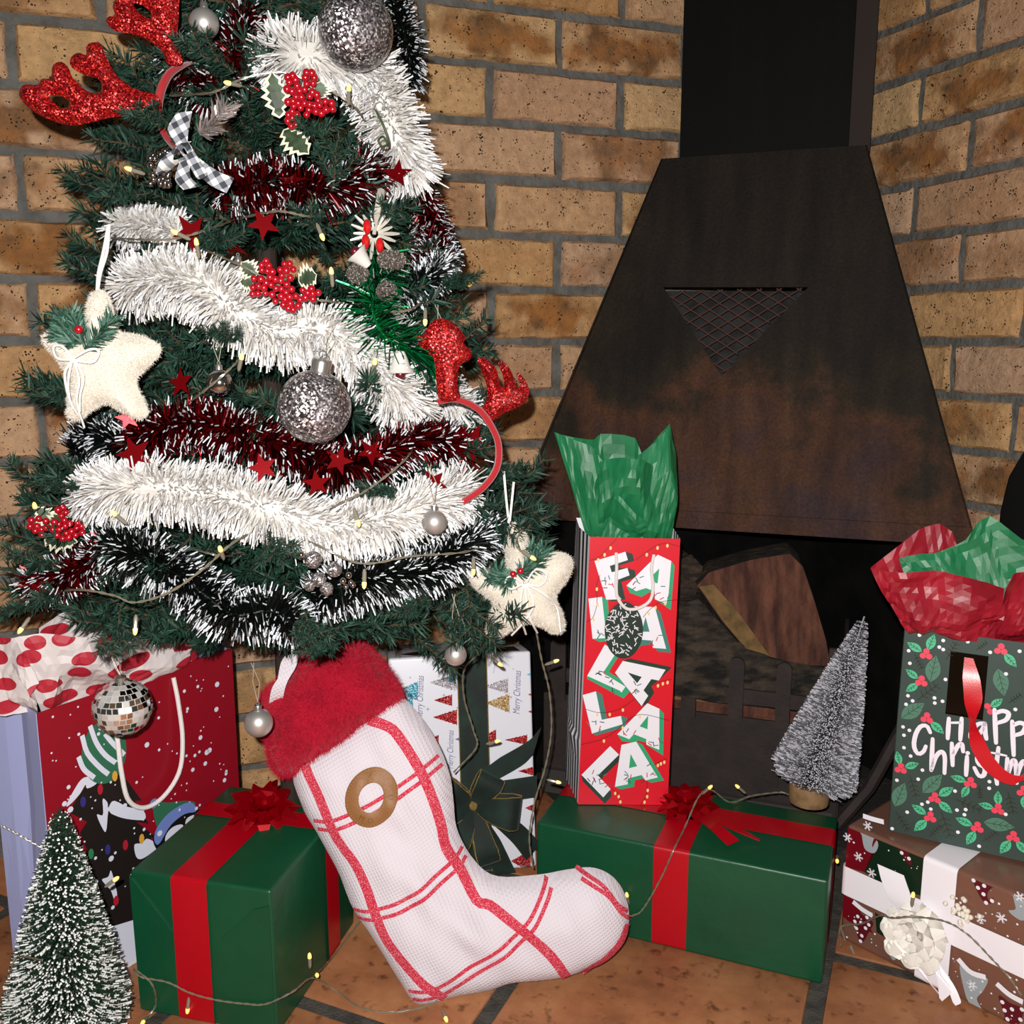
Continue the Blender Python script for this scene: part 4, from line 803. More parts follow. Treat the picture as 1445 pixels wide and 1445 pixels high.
# ------------------------------------------------------------------ foil-wrapped gift with white ribbon
nb_ = Box((.405, 1.058, 0), V3(.655, -.755, 0), .30, .20, .152)
gn = thing('gift_box', 'foil gift box patterned with hats and snowflakes, tied with white ribbon and white rose bow', 'gift box', nb_.o)
MFOIL = mat('foil_rose_brown', '#8A6252', .3, .35, bump=(12, .25, .01), spec=.6); nb_.body(MFOIL, gn, .006)
fr = nb_.front(); pr = Print(fr, .0006, .00015)
def z5(l): return [(1185+x*.2179, 1130+y*.2179) for x, y in l]
MFRD = mat('foil_dark_red', '#7E1020', .3, .3); MFGN = mat('foil_dark_green', '#16301F', .3, .3); MHG = mat('print_hat_grey', '#9AA3A8', .45); MHR = mat('print_hat_maroon', '#5A0A1A', .45)
def clipab(l): return [(min(max(a, .002), nb_.w-.002), min(max(b, .003), nb_.h-.003)) for a, b in l]
def px5(l, m, ly): pr.ab(clipab([fr.hit(*q) for q in z5(l)]), m, ly)
px5([(20, 100), (260, 160), (240, 330), (160, 460), (20, 420)], MFRD, 0); px5([(250, 170), (560, 270), (560, 620), (300, 560), (160, 460)], MFGN, 0)
px5([(10, 600), (90, 640), (220, 860), (60, 780), (10, 740)], MFRD, 0); px5([(230, 720), (330, 800), (320, 900), (240, 850)], MFGN, 0)
def hat(l, m, dots, ly=2):
    P = np.array([fr.hit(*q) for q in poly_smooth(z5(l), 36)]); pr.ab(clipab(P), m, ly)
    if dots:
        c = P.mean(0); E1 = np.roll(P, -1, 0); got = []
        for k in range(160):
            q = np.array([g.uniform(P[:, 0].min(), P[:, 0].max()), g.uniform(P[:, 1].min(), P[:, 1].max())]); x1, y1, x2, y2 = P[:, 0], P[:, 1], E1[:, 0], E1[:, 1]
            if (((y1 > q[1]) != (y2 > q[1])) & (q[0] < (x2-x1)*(q[1]-y1)/(y2-y1+1e-12)+x1)).sum() % 2 and .004 < q[0] < nb_.w-.004 and .004 < q[1] < nb_.h-.004 and all(np.hypot(*(q-o_)) > .0072 for o_ in got): got.append(q); pr.disc(q, .0023, MFW, ly+1, 8)
hat([(125, 105), (190, 130), (262, 150), (235, 210), (215, 270), (215, 300), (240, 255), (252, 290), (230, 335), (190, 330), (160, 300), (145, 220)], MHG, False)
hat([(360, 215), (440, 240), (520, 265), (490, 310), (450, 345), (470, 400), (455, 415), (420, 370), (380, 300)], MHR, True)
hat([(870, 400), (960, 440), (1055, 470), (1010, 540), (960, 590), (965, 640), (995, 625), (990, 660), (940, 655), (900, 600), (865, 510)], MHR, True)
hat([(1115, 545), (1200, 575), (1280, 600), (1260, 700), (1200, 770), (1150, 760), (1095, 710), (1140, 700), (1130, 640)], MHG, False)
hat([(95, 720), (215, 780), (190, 850), (150, 915), (120, 880), (105, 800)], MHR, True)
hat([(780, 1060), (860, 1120), (960, 1150), (930, 1230), (890, 1280), (920, 1350), (850, 1320), (810, 1230)], MHG, False)
hat([(1030, 1260), (1110, 1310), (1190, 1350), (1160, 1450), (1100, 1520), (1050, 1440), (1070, 1390)], MHR, True)
hat([(305, 850), (380, 910), (390, 980), (350, 1030), (315, 960)], MHG, False)
def flake(x, y, R, ly=6):
    c = fr.hit(*z5([(x, y)])[0])
    for k in range(3): an = k*math.pi/3; d = np.array([math.cos(an), math.sin(an)])*R; pr.line([c-d, c+d], R*.28, MFW, ly)
    for k in range(6): an = k*math.pi/3; d = np.array([math.cos(an), math.sin(an)])*R*.8; pr.disc(c+d, R*.22, MFW, ly, 6)
for x, y in ((185, 160), (55, 235), (210, 465), (1170, 620), (1050, 755), (860, 1190), (125, 360), (915, 760)): flake(x, y, .0058)
for k in range(130):
    q = (g.uniform(.006, nb_.w-.006), g.uniform(.006, nb_.h-.006)); pr.disc(q, g.uniform(.0004, .0015), MFW, 5, 6)
for l in ([(155, 95), (215, 115), (290, 135)], [(90, 650), (150, 700), (215, 740)], [(770, 1020), (850, 1105), (950, 1140)], [(1020, 1180), (1100, 1250), (1190, 1300)]): pr.linepx(z5(l), .006, MFW, 7, 8)
pg = pr.build('printed_pattern', gn); pg['kind'] = 'stuff'
b0, b1 = fr.hit(*z5([(30, 600)])[0])[1], fr.hit(*z5([(30, 415)])[0])[1]; e = .0022; mb = MB()
band(mb, [nb_.p(-e, -e, b0), nb_.p(-e, nb_.d+e, b0), nb_.p(nb_.w+e, nb_.d+e, b0), nb_.p(nb_.w+e, -e, b0)], nb_.z*(b1-b0)); mb.build('ribbon_band', MWSAT, gn, True)
a0, a1 = fr.hit(*z5([(545, 450)])[0])[0], fr.hit(*z5([(770, 450)])[0])[0]; e = .003; mb = MB()
band(mb, [nb_.p(a0, -e, 0), nb_.p(a0, -e, nb_.h+e*.4), nb_.p(a0, nb_.d+e, nb_.h+e*.4), nb_.p(a0, nb_.d+e, 0)], nb_.x*(a1-a0)); mb.build('ribbon_band', MWSAT, gn, True)
rc = fr.hit(*z5([(520, 840)])[0]); rcp = fr.pt(rc[0], rc[1], .008)
def petal_bow(mb, c, n, spec, seed):
    g2 = np.random.default_rng(seed); n = nrm(n); a = nrm(np.cross(n, V3(0, 0, 1))); b = np.cross(n, a)
    for cnt, R, el, w in spec:
        ph = g2.uniform(0, 6)
        for i in range(cnt):
            t_ = ph+2*math.pi*i/cnt; d = a*math.cos(t_)+b*math.sin(t_); rad = d*math.cos(el)+n*math.sin(el); upv = -d*math.sin(el)+n*math.cos(el); s_ = np.cross(rad, upv); L = R*g2.uniform(.9, 1.08)
            P = np.array([c+rad*L*.1, c+rad*L*.6-upv*L*.02, c+rad*L*.95+upv*L*.06, c+rad*L*1.02+upv*L*.16, c+rad*L*.7+upv*L*.3]); Wd = np.array([.5, .95, .8, .25, .6])[:, None]*w/2
            mb.sheet(np.stack([P-s_*Wd, P+upv*L*.03, P+s_*Wd], 1), .0004)
mb = MB(); petal_bow(mb, rcp, fr.n+V3(0, 0, .15), ((9, .040, .12, .026), (8, .034, .42, .024), (6, .026, .8, .02), (5, .017, 1.15, .014)), 2); mb.build('rose_bow', mat('cream_satin', '#EFEAE2', .45, spec=.5), gn, True)
mb = MB(); q = [fr.pt(*fr.hit(*z5([x])[0]), o) for x, o in (((500, 800), .008), ((440, 640), .014), ((390, 520), .012), ((350, 430), .008))]; ribbon_sheet(mb, q, [.012, .032, .034, .032], fr.x); mb.build('ribbon_tail', MWSAT, gn, True)
for l, o_ in (([(560, 900), (660, 1050), (720, 1130), (710, 1240)], .012), ([(560, 900), (700, 1080), (770, 1200), (780, 1340)], .008), ([(520, 950), (540, 1070), (610, 1150), (690, 1230)], .006)):
    mb = MB(); q = [fr.pt(*fr.hit(*z5([x])[0]), o_+k*.003) for k, x in enumerate(l)]; q = [V3(p[0], p[1], max(p[2], .004)) for p in q]; ribbon_sheet(mb, q, [.012, .028, .024, .004], fr.x*.8-fr.y*.6); mb.build('ribbon_tail', MWSAT, gn, True)
mb = MB(); q = fr.pt(*fr.hit(*z5([(800, 700)])[0]), .005); 
for k in range(26): d = nrm(g.normal(0, 1, 3)); mb.ball(q+fr.x*g.normal(0, .008)+fr.y*g.normal(0, .009)+fr.n*abs(g.normal(0, .002)), .0028, 6, 4)
pf = mb.build('lace_flower', mat('lace_cream', '#EDE6D8', .8), gn, True); pf['kind'] = 'stuff'

# ------------------------------------------------------------------ holly gift bag on top of it
MHB = mat('bag_grey_green', '#33453F', .45, spec=.4, var=(8, '#2D3E39', .4, .6)); MMINT = mat('print_mint_leaf', '#4CB98A', .45); MMINT2 = mat('print_sage_leaf', '#4A7863', .45); MCOR = mat('print_coral', '#E8415A', .45); MFOILG = mat('print_gold_foil', '#3A3225', .3, .5)
zt_ = nb_.h+.0035; hBL = PZ(1253, 1172, zt_); hBR_ = PZ(1445, 1216, zt_); hx = nrm(hBR_-hBL); HW = .215
hTL = PY(1283, 886, hBL[1]+.012); hb = thing('gift_bag', 'dark green gift bag with holly print, cut-out window and red ribbon handle', 'gift bag', hBL+hx*HW/2)
fr = Frame(hBL, hx, hTL-hBL); HH = ab_h = (hTL-hBL) @ fr.y; hd = -fr.n*.075; hd[2] = 0; hd = hd/np.linalg.norm(hd)*.075
w0 = fr.hit(1342, 921); w1 = fr.hit(1390, 1013); wa0, wa1, wb0, wb1 = fr.hit(1338, 960)[0], fr.hit(1392, 960)[0], fr.hit(1360, 1012)[1], fr.hit(1365, 922)[1]
mb = MB()
for a0, a1, b0, b1 in ((0, wa0, 0, HH), (wa1, HW, 0, HH), (wa0, wa1, 0, wb0), (wa0, wa1, wb1, HH)):
    P = [fr.pt(a0, b0, 0), fr.pt(a1, b0, 0), fr.pt(a1, b1, 0), fr.pt(a0, b1, 0)]; mb.add(P, [(0, 1, 2, 3)]); mb.add([p+hd*.01 for p in P], [(3, 2, 1, 0)])
mb.build('front_panel', MHB, hb)
mb = MB(); P = [fr.pt(a, b, -.004) for a, b in ((wa0-.004, wb0-.004), (wa1+.004, wb0-.004), (wa1+.004, wb1+.004), (wa0-.004, wb1+.004))]; mb.prism(P, -fr.n*.0006); mb.build('window_film', mat('film_inside_shade', '#150C06', .12, spec=.3), hb)  # glossy film; its dark brown stands in for the shade inside the bag
mb = MB(); 
P = [fr.pt(a, b, 0)+hd for a, b in ((0, 0), (HW, 0), (HW, HH), (0, HH))]; mb.prism(P, hd*.01); mb.build('back_panel', MHB, hb)
for a in (0, HW):
    mb = MB(); P = [fr.pt(a, 0), fr.pt(a, 0)+hd, fr.pt(a, HH)+hd, fr.pt(a, HH)]; mb.prism(P, fr.x*(.0008 if a == 0 else -.0008)); mb.build('side_gusset', MHB, hb)
mb = MB(); P = [fr.pt(0, 0), fr.pt(HW, 0), fr.pt(HW, 0)+hd, fr.pt(0, 0)+hd]; mb.prism(P, V3(0, 0, .0008)); mb.build('base', MHB, hb)
pr = Print(fr, .0005, .00012)
S_ = 200/1445
def z3(l): return [(1245+x*S_, 870+y*S_) for x, y in l]
def z4(l): return [(1245+x*S_, 1020+y*S_) for x, y in l]
def blocked(a, b, m_=.002): return wa0-m_ < a < wa1+m_ and wb0-m_ < b < wb1+m_
def leaf(c, d, wid, m, ly=2, vein=MFG2):
    c = np.array(c); d = np.array(d); n = np.array([-d[1], d[0]])*wid; pts = [c + d*t + n*math.sin(math.pi*t**.85)*.5 for t in np.linspace(0, 1, 9)] + [c + d*t - n*math.sin(math.pi*t**.85)*.5 for t in np.linspace(1, 0, 9)[1:-1]]
    if any(blocked(*q) or not (0 < q[0] < HW and 0 < q[1] < HH) for q in pts): return
    pr.ab(pts, m, ly); pr.line([c+d*.05, c+d*.95], .0006, vein, ly+1)
    for k in (.3, .5, .7):
        for s_ in (1, -1): pr.line([c+d*k, c+d*(k+.13)+n*s_*.3*math.sin(math.pi*k)], .0005, vein, ly+1)
def sprig(zf, bx, by, *leaves):
    c = fr.hit(*zf([(bx, by)])[0])
    for dx, dy in leaves:
        tip = fr.hit(*zf([(bx+dx, by+dy)])[0]); d = tip-c; leaf(c+d*.22, d*.78, .5, MMINT)
    for k in range(3):
        an = 1.57+k*2.094; q = c+.0038*np.array([math.cos(an), math.sin(an)])
        if not blocked(*q): pr.disc(q, .0034, MCOR, 5, 12)
for zf, s_ in ((z3, ((448, 385, (-195, -125), (85, -205)), (400, 660, (-160, -125), (-160, 105)), (455, 1035, (200, -110), (175, 160)), (1210, 335, (-125, 170), (160, 180)), (1070, 945, (160, -110), (-40, -150)))), (z4, ((190, 465, (-40, -180), (185, -55)), (535, 765, (190, -110), (180, 155)), (490, 960, (-190, -130), (-165, 140)), (900, 610, (-205, -70), (-90, 150)), (1180, 880, (-200, -60), (0, -190)), (970, 1065, (-225, -100), (-110, 175)), (1335, 1160, (-135, 170), (150, 180)), (1440, 700, (20, 190), (150, -60))))):
    for bx, by, *lv in s_: sprig(zf, bx, by, *lv)
for zf, l in ((z3, ((490, 665, 550, 395, 0), (195, 1035, 430, 880, 0), (1180, 530, 1245, 810, 0))), (z4, ((415, 710, 610, 525, 0), (130, 850, 230, 610, 0), (1035, 1010, 1350, 1065, 0)))):
    for x1, y1, x2, y2, _ in l: a = fr.hit(*zf([(x1, y1)])[0]); b = fr.hit(*zf([(x2, y2)])[0]); leaf(a, b-a, .5, MMINT2)
for zf, l in ((z3, ((330, 380, 410, 535), (360, 850, 570, 690), (1290, 880, 1420, 790), (650, 440, 760, 260), (960, 340, 1070, 260))), (z4, ((280, 530, 350, 760), (140, 910, 270, 1100), (600, 900, 700, 1180), (480, 1160, 600, 1040), (750, 780, 1020, 900), (1020, 1210, 1170, 1110), (1280, 700, 1340, 930), (990, 640, 1000, 770)))):
    for x1, y1, x2, y2 in l:
        a = fr.hit(*zf([(x1, y1)])[0]); b = fr.hit(*zf([(x2, y2)])[0]); d = b-a; n = np.array([-d[1], d[0]])*.3
        if blocked(*a) or blocked(*b): continue
        pr.line([a, b], .0006, MFOILG, 2)
        for k in (.25, .45, .65, .85):
            for s_ in (1, -1): pr.line([a+d*k, a+d*(k+.1)+n*s_*.6], .0006, MFOILG, 2)
for zf, l in ((z3, ((380, 188), (622, 243), (582, 310), (622, 335), (270, 347), (872, 255), (282, 475), (668, 570), (645, 640), (263, 806), (310, 858), (243, 893), (533, 828), (536, 880), (615, 862), (1100, 363), (1400, 352), (1262, 583), (1357, 945), (213, 1123), (277, 1158), (222, 1208), (222, 1335), (290, 1420))), (z4, ((410, 480), (367, 572), (150, 583), (742, 693), (465, 806), (405, 827), (495, 877), (255, 908), (102, 1076), (772, 1112), (762, 887), (851, 882), (838, 934), (1093, 597), (1090, 665), (1258, 930), (988, 1255)))):
    for q in zf(l):
        c = fr.hit(*q)
        if not blocked(*c): pr.disc(c, .0021, MFW, 3, 8)
MLET = mat('print_letter_white', '#EFE6F2', .45)
def stroke(zf, l, w=.0050, n=18):
    A = np.array([fr.hit(*q) for q in zf(l)]); P = smooth_path(np.c_[A, np.zeros(len(A))], n)[:, :2] if len(A) > 2 else np.linspace(A[0], A[1], n)
    t_ = np.linspace(0, 1, len(P)); ww = w*(.8+.2*np.sin(math.pi*t_)); pr.line(P, ww, MLET, 6); pr.disc(P[0], w*.4, MLET, 7, 10); pr.disc(P[-1], w*.4, MLET, 7, 10)
for l in ([(680, 1035), (668, 1240)], [(810, 1035), (796, 1255)], [(1048, 1085), (975, 1095), (912, 1165), (905, 1235), (945, 1238), (1010, 1165), (1048, 1085)], [(1048, 1085), (1050, 1180), (1062, 1245)], [(1145, 945), (1160, 1285)], [(1150, 985), (1225, 960), (1287, 985), (1262, 1050), (1165, 1085)], [(1325, 1065), (1340, 1410)], [(1330, 1110), (1400, 1080), (1460, 1110), (1430, 1180), (1345, 1210)], [(1530, 1130), (1550, 1220), (1610, 1230), (1640, 1150)], [(1640, 1140), (1625, 1300), (1590, 1430)]): stroke(z3, l)
stroke(z3, [(690, 1080), (810, 1078)], .0028)
for l in ([(490, 95), (455, 30), (390, 35), (340, 120), (325, 235), (365, 312), (420, 290), (445, 235)], [(515, 160), (500, 480)], [(505, 470), (550, 340), (605, 292), (638, 345), (635, 510)], [(710, 205), (718, 430)], [(722, 330), (770, 235), (812, 215), (825, 290)], [(865, 340), (855, 530)], [(1015, 355), (968, 350), (985, 415), (1045, 455), (1035, 530), (985, 535), (940, 455)], [(1185, 250), (1160, 480), (1170, 620)], [(1275, 360), (1270, 600)], [(1278, 540), (1320, 400), (1358, 400), (1370, 610)], [(1375, 540), (1420, 410), (1465, 410), (1480, 620)], [(1590, 440), (1530, 460), (1520, 560), (1570, 560), (1605, 450), (1615, 600)]): stroke(z4, l)
stroke(z4, [(1115, 300), (1265, 332)], .0026); pr.disc(fr.hit(*z4([(872, 305)])[0]), .0024, MLET, 6, 10)
pr.build('printed_holly', hb)
mb = MB(); hp = [(1367, 929, -.002), (1371, 955, .005), (1374, 985, .008), (1373, 1015, .008), (1382, 1050, .009), (1402, 1080, .010), (1430, 1096, .011), (1462, 1088, .011), (1475, 1040, .010), (1478, 985, .008), (1470, 930, -.001)]
ribbon_sheet(mb, [fr.pt(*fr.hit(u, v), o) for u, v, o in hp], [.009, .018, .019, .010, .017, .016, .012, .016, .015, .014, .009], np.array([fr.x, fr.x, fr.x*.95+fr.y*.2, fr.x*.5+fr.n*.6, fr.x*.85+fr.y*.5, fr.x*.7+fr.y*.7, fr.x*.3+fr.y*.95, fr.x*.6-fr.y*.8, fr.x, fr.x, fr.x]), nsub=48); mb.build('ribbon_handle', mat('red_ribbon_bright', '#C8101E', .3, bump=(700, .2, .0005)), hb, True)
MTR = mat('red_tissue', '#A31A2B', .42, var=(30, '#8E1224', .4, .65), bump=(120, .2, .001))
TT = (fr.pt(0, HH)+fr.pt(HW, HH))/2+hd*.5
tr = thing('tissue_paper', 'crumpled red tissue paper bunched in the holly gift bag', 'tissue paper', TT-V3(0, 0, .05)); Yh = fr.pt(0, HH)[1]
def P3(l): return [PY(u, v, Yh+o) for u, v, o in l]
for k, (base, tops, amp, bu, rows) in enumerate((
    ([(1286, 905, .012), (1340, 915, .0), (1420, 930, -.02)], [(1230, 800, .03), (1262, 775, .04), (1300, 745, .045), (1325, 738, .045), (1345, 752, .04), (1360, 800, .03)], .006, .004, 13),
    ([(1286, 900, .006), (1320, 905, 0), (1370, 915, -.01)], [(1228, 800, .005), (1250, 800, .0), (1290, 802, -.012), (1330, 805, -.022), (1375, 815, -.026), (1418, 832, -.03)], .007, .02, 14),
    ([(1290, 902, .002), (1330, 905, -.004), (1390, 916, -.016)], [(1262, 850, .0), (1300, 838, -.012), (1340, 830, -.02), (1390, 845, -.028), (1418, 850, -.03)], .008, .018, 12),
    ([(1390, 918, -.014), (1420, 920, -.022), (1460, 925, -.035)], [(1420, 832, -.03), (1432, 812, -.034), (1460, 805, -.04), (1500, 800, -.05), (1540, 830, -.06)], .006, .014, 13))):
    mb = MB(); paper_fan(mb, P3(base), P3(tops), rows+2, 19, amp, 60+k, bu); mb.build('paper_sheet', MTR, tr)
tg2 = thing('tissue_paper', 'green tissue sheet with a pointed tip behind the red tissue', 'tissue paper', TT-V3(0, 0, .04)+hd*.3)
for k, (base, tops, amp, bu) in enumerate((
    ([(1300, 880, .02), (1380, 890, .01), (1440, 900, 0)], [(1270, 790, .025), (1310, 785, .02), (1360, 765, .015), (1382, 735, .012), (1400, 728, .01), (1440, 760, .0), (1480, 780, -.01)], .005, .004),
    ([(1380, 890, -.008), (1420, 905, -.016), (1440, 915, -.02)], [(1270, 788, .012), (1300, 782, .006), (1330, 780, .0), (1370, 765, -.004), (1398, 745, -.006)], .005, .008))):
    mb = MB(); paper_fan(mb, P3(base), P3(tops), 14, 18, amp, 70+k, bu); mb.build('paper_sheet', MTG, tg2)

# ------------------------------------------------------------------ Christmas stocking
st_o = PY(600, 1412, .945); st_t = PY(480, 900, 1.065)
sfr = Frame(st_o, V3(1, .06, 0), V3(0, st_t[1]-st_o[1], st_t[2]-st_o[2]))
BODY = poly_smooth([(415, 1080), (425, 1135), (450, 1180), (478, 1232), (497, 1280), (525, 1322), (560, 1378), (582, 1412), (600, 1418), (640, 1407), (690, 1398), (720, 1388), (760, 1384), (800, 1378), (850, 1358), (880, 1330), (888, 1292), (880, 1258), (862, 1235), (835, 1224), (800, 1227), (760, 1234), (700, 1236), (668, 1212), (645, 1170), (640, 1130), (634, 1090), (612, 1038), (570, 985), (540, 985), (470, 1040)], 130)
MST = None
def cloth_mat():
    m = bpy.data.materials.new('stocking_cotton'); m.use_nodes = True; nt = m.node_tree; b = nt.nodes['Principled BSDF']; N = nt.nodes.new; L = nt.links.new
    tc = N('ShaderNodeTexCoord'); mp = N('ShaderNodeMapping'); mp.inputs['Rotation'].default_value = (0, .5, 0); L(tc.outputs['Object'], mp.inputs[0])
    w1 = N('ShaderNodeTexWave'); w1.inputs['Scale'].default_value = 85; w1.bands_direction = 'X'; L(mp.outputs[0], w1.inputs['Vector'])
    w2 = N('ShaderNodeTexWave'); w2.inputs['Scale'].default_value = 85; w2.bands_direction = 'Z'; L(mp.outputs[0], w2.inputs['Vector'])
    mu = N('ShaderNodeMath'); mu.operation = 'MULTIPLY'; L(w1.outputs[0], mu.inputs[0]); L(w2.outputs[0], mu.inputs[1])
    bp = N('ShaderNodeBump'); bp.inputs['Strength'].default_value = .45; bp.inputs['Distance'].default_value = .0012; L(mu.outputs[0], bp.inputs['Height']); L(bp.outputs[0], b.inputs['Normal'])
    b.inputs['Base Color'].default_value = hexc('#D6CED6'); b.inputs['Roughness'].default_value = .85; b.inputs['Specular IOR Level'].default_value = .2; return m
MST = cloth_mat(); MSTR = mat('stocking_red_stripe', '#C2283F', .85, var=(900, '#DE8E9A', .54, .60), spec=.2); MSTR2 = mat('stocking_red_cross', '#B80F28', .85, spec=.2)
O2 = [sfr.hit(u, v) for u, v in BODY]; Vv, Ff, hgt = pillow(O2, sfr, .034, .02, .075, .009, .0055, 3, 60)
st = thing('christmas_stocking', 'white stocking with red stripes and red fur cuff leaning against the gifts', 'stocking', st_o-V3(0, 0, .0))
mb = MB(); mb.add(Vv, Ff); mb.build('stocking_body', MST, st, True)
def on_st(u, v, off=.0012): a, b = sfr.hit(u, v); return sfr.pt(a, b, hgt(np.array([a, b]))+off)
def strip_px(name, l, wpx, m, off=.0012, n=40, parent=st):
    P = smooth_path([list(x)+[0] for x in l], n)[:, :2]; T = np.gradient(P, axis=0); T /= np.linalg.norm(T, axis=1)[:, None]; Nn = np.stack([-T[:, 1], T[:, 0]], 1)
    G = np.array([[on_st(*(P[i]+Nn[i]*wpx*(k/3-.5)), off) for k in range(4)] for i in range(n)]); mb = MB(); mb.sheet(G); return mb.build(name, m, parent, True)
strip_px('stripe', [(434, 1078), (455, 1120), (478, 1175), (505, 1212), (520, 1245), (535, 1290), (552, 1325), (590, 1370), (628, 1402)], 14, MSTR)
strip_px('stripe', [(522, 1014), (545, 1020), (562, 1032), (590, 1075), (607, 1110), (622, 1155), (630, 1190), (650, 1220), (672, 1262), (690, 1268), (720, 1290), (755, 1318), (780, 1345), (798, 1374)], 14, MSTR)
strip_px('stripe', [(884, 1300), (872, 1325), (850, 1348), (820, 1370)], 12, MSTR)
for l in ([(448, 1160), (475, 1158), (520, 1138), (570, 1108), (622, 1070)], [(503, 1285), (530, 1283), (580, 1262), (640, 1215), (655, 1198)], [(580, 1398), (620, 1390), (660, 1362), (710, 1330), (745, 1295), (765, 1260), (773, 1240)], [(815, 1228), (850, 1250), (870, 1275), (886, 1288)]):
    for o in (-6, 6): strip_px('stripe', [(u+o*.45, v+o) for u, v in l], 5.5, MSTR)
# leather ring patch
ring = []; mb = MB(); G = []
for k in range(41):
    t_ = 2*math.pi*k/40; G.append([on_st(528+rx*math.cos(t_)-rx*.25*math.sin(t_)*.5, 1118+ry*math.sin(t_)-6*math.cos(t_)*0, .0022+(.0008 if 0 < j < 3 else 0)) for j, (rx, ry) in enumerate(((17, 20), (19, 22), (34, 39), (36, 41)))])
mb.sheet(np.array(G)); pt_ = mb.build('leather_patch', mat('tan_leather', '#8B5E34', .55, bump=(300, .5, .001)), st, True)
for ch, deg in (('A', -90), ('L', -62), ('U', -2), ('O', 92), ('M', 118)):
    V_, F_ = text_polys(ch, 1); an = math.radians(deg); cx, cy = 528+27*math.cos(an), 1118+31*math.sin(an); rot = an+math.pi/2 if deg < 45 else an-math.pi/2; c = (V_.max(0)+V_.min(0))/2; mb = MB()
    for f_ in F_: mb.add([on_st(cx+((V_[q]-c)[0]*math.cos(rot)+(V_[q]-c)[1]*math.sin(rot))*10, cy+((V_[q]-c)[0]*math.sin(rot)-(V_[q]-c)[1]*math.cos(rot))*10, .0034) for q in f_], [tuple(range(len(f_)))])
    mb.build('embossed_letter', mat('leather_emboss', '#6E4522', .6), pt_)
mb = MB()
for rx, ry, n_s in ((20, 23, 34), (33, 38, 52)):
    for k in range(n_s): a_ = 2*math.pi*k/n_s; q = on_st(528+rx*math.cos(a_)-rx*.125*math.sin(a_), 1118+ry*math.sin(a_), .0032); mb.ball(q, .0006, 5, 3)
so = mb.build('stitching', mat('stitch_thread', '#B58A58', .7), pt_); so['kind'] = 'stuff'
CUFF = poly_smooth([(492, 896), (512, 905), (540, 932), (566, 970), (567, 988), (545, 1008), (505, 1035), (470, 1060), (432, 1084), (402, 1096), (384, 1084), (377, 1055), (371, 1025), (366, 990), (378, 968), (402, 952), (430, 925), (462, 904)], 60)
cfr = Frame(sfr.pt(0, 0, .006), sfr.x, sfr.y); O3 = [cfr.hit(u, v) for u, v in CUFF]; Vc, Fc, hc = pillow(O3, cfr, .042, .03, .06, .012, .004, 8, 45)
MCUF = mat('red_plush', '#A30F28', .95, sheen=.4, var=(30, '#7E0A1E', .4, .7), spec=.1); MCUF2 = mat('red_plush_fibre', '#B81632', .8, spec=.2)
mb = MB(); mb.add(Vc, Fc); cf = mb.build('cuff', MCUF, st, True); fo = fur('cuff_fur', Vc, [f for f in Fc if len(f) == 3], 26000, .0075, .00032, MCUF2, cf, 4, .25, .55); fo['kind'] = 'stuff'
mb = MB(); ribbon_sheet(mb, [sfr.pt(*sfr.hit(u, v), o) for u, v, o in ((395, 995, .03), (405, 965, .048), (420, 940, .05), (422, 922, .045), (412, 930, .035), (405, 960, .03))], [.016, .017, .014, .012, .012, .012], V3(1, 0, .3), nsub=26, th=.0012); mb.build('hanging_loop', MST, st, True)

# ------------------------------------------------------------------ bottle-brush trees
def brush_tree(name, label, base, tip, R, n, w, mats, base_part, seed, twist=0, tipfrac=.3, zmin=.12, swirl=26, frost=1.0, tw=1.5, ringy=.35, cap=1.3):
    g = np.random.default_rng(seed); base = np.array(base, float); tip = np.array(tip, float); ax = tip-base; Hh = np.linalg.norm(ax); axn = ax/Hh
    t = thing(name, label, 'bottle-brush tree', base)
    a = nrm(np.cross(axn, V3(0, 1, .1))); b = np.cross(axn, a); k = np.arange(n); h = zmin + (1-zmin)*(1-np.sqrt(1-(k+.5)/n*(1-.002)))
    rings = np.floor(h*swirl*1.6)/(swirl*1.6); h = (1-ringy)*h + ringy*(rings+.3/(swirl*1.6)); th = k*2.399963 + g.normal(0, .1, n)
    rad = R*np.clip((1-h)/(1-zmin), 0, 1)**.85*g.uniform(.86, 1.06, n)*np.where(h < zmin+.04, .9, 1) + .003
    d = np.cos(th)[:, None]*a + np.sin(th)[:, None]*b + axn*(.18+g.normal(0, .07, n))[:, None]; d /= np.linalg.norm(d, axis=1)[:, None]
    P0 = base + axn*(h*Hh)[:, None]; P2 = P0 + d*rad[:, None]; P1 = P0 + d*(rad*(1-tipfrac*g.uniform(.5, 1.2, n)))[:, None]
    s = np.cross(d, g.normal(0, 1, (n, 3))); s /= np.linalg.norm(s, axis=1)[:, None]
    s2 = np.cross(d, s); vv = np.stack([P0-s*w, P0+s*w, P1+s*w, P1-s*w, P2+s*w*tw, P2-s*w*tw, P2+(s+s2)*w*cap, P2+(s-s2)*w*cap, P2-(s+s2)*w*cap, P2-(s-s2)*w*cap], 1).reshape(-1, 3) - org(t)
    i = np.arange(n)[:, None]*10; q1 = i+np.array([0, 1, 2, 3]); q2 = i+np.array([3, 2, 4, 5]); q3 = i+np.array([6, 7, 8, 9])
    fz_ = (g.random(n) < frost).astype(int); me = mesh_np('bristles', vv, np.concatenate([q1, q2, q3]), None, mats, np.concatenate([np.zeros(n), fz_, fz_])); o = obj_from(me, 'bristles', t); o['kind'] = 'stuff'
    mb = MB(); mb.tube([base+axn*Hh*.02, base+axn*Hh*.985], .0012, 6); mb.build('twisted_wire', mats[0], t)
    base_part(t); return t
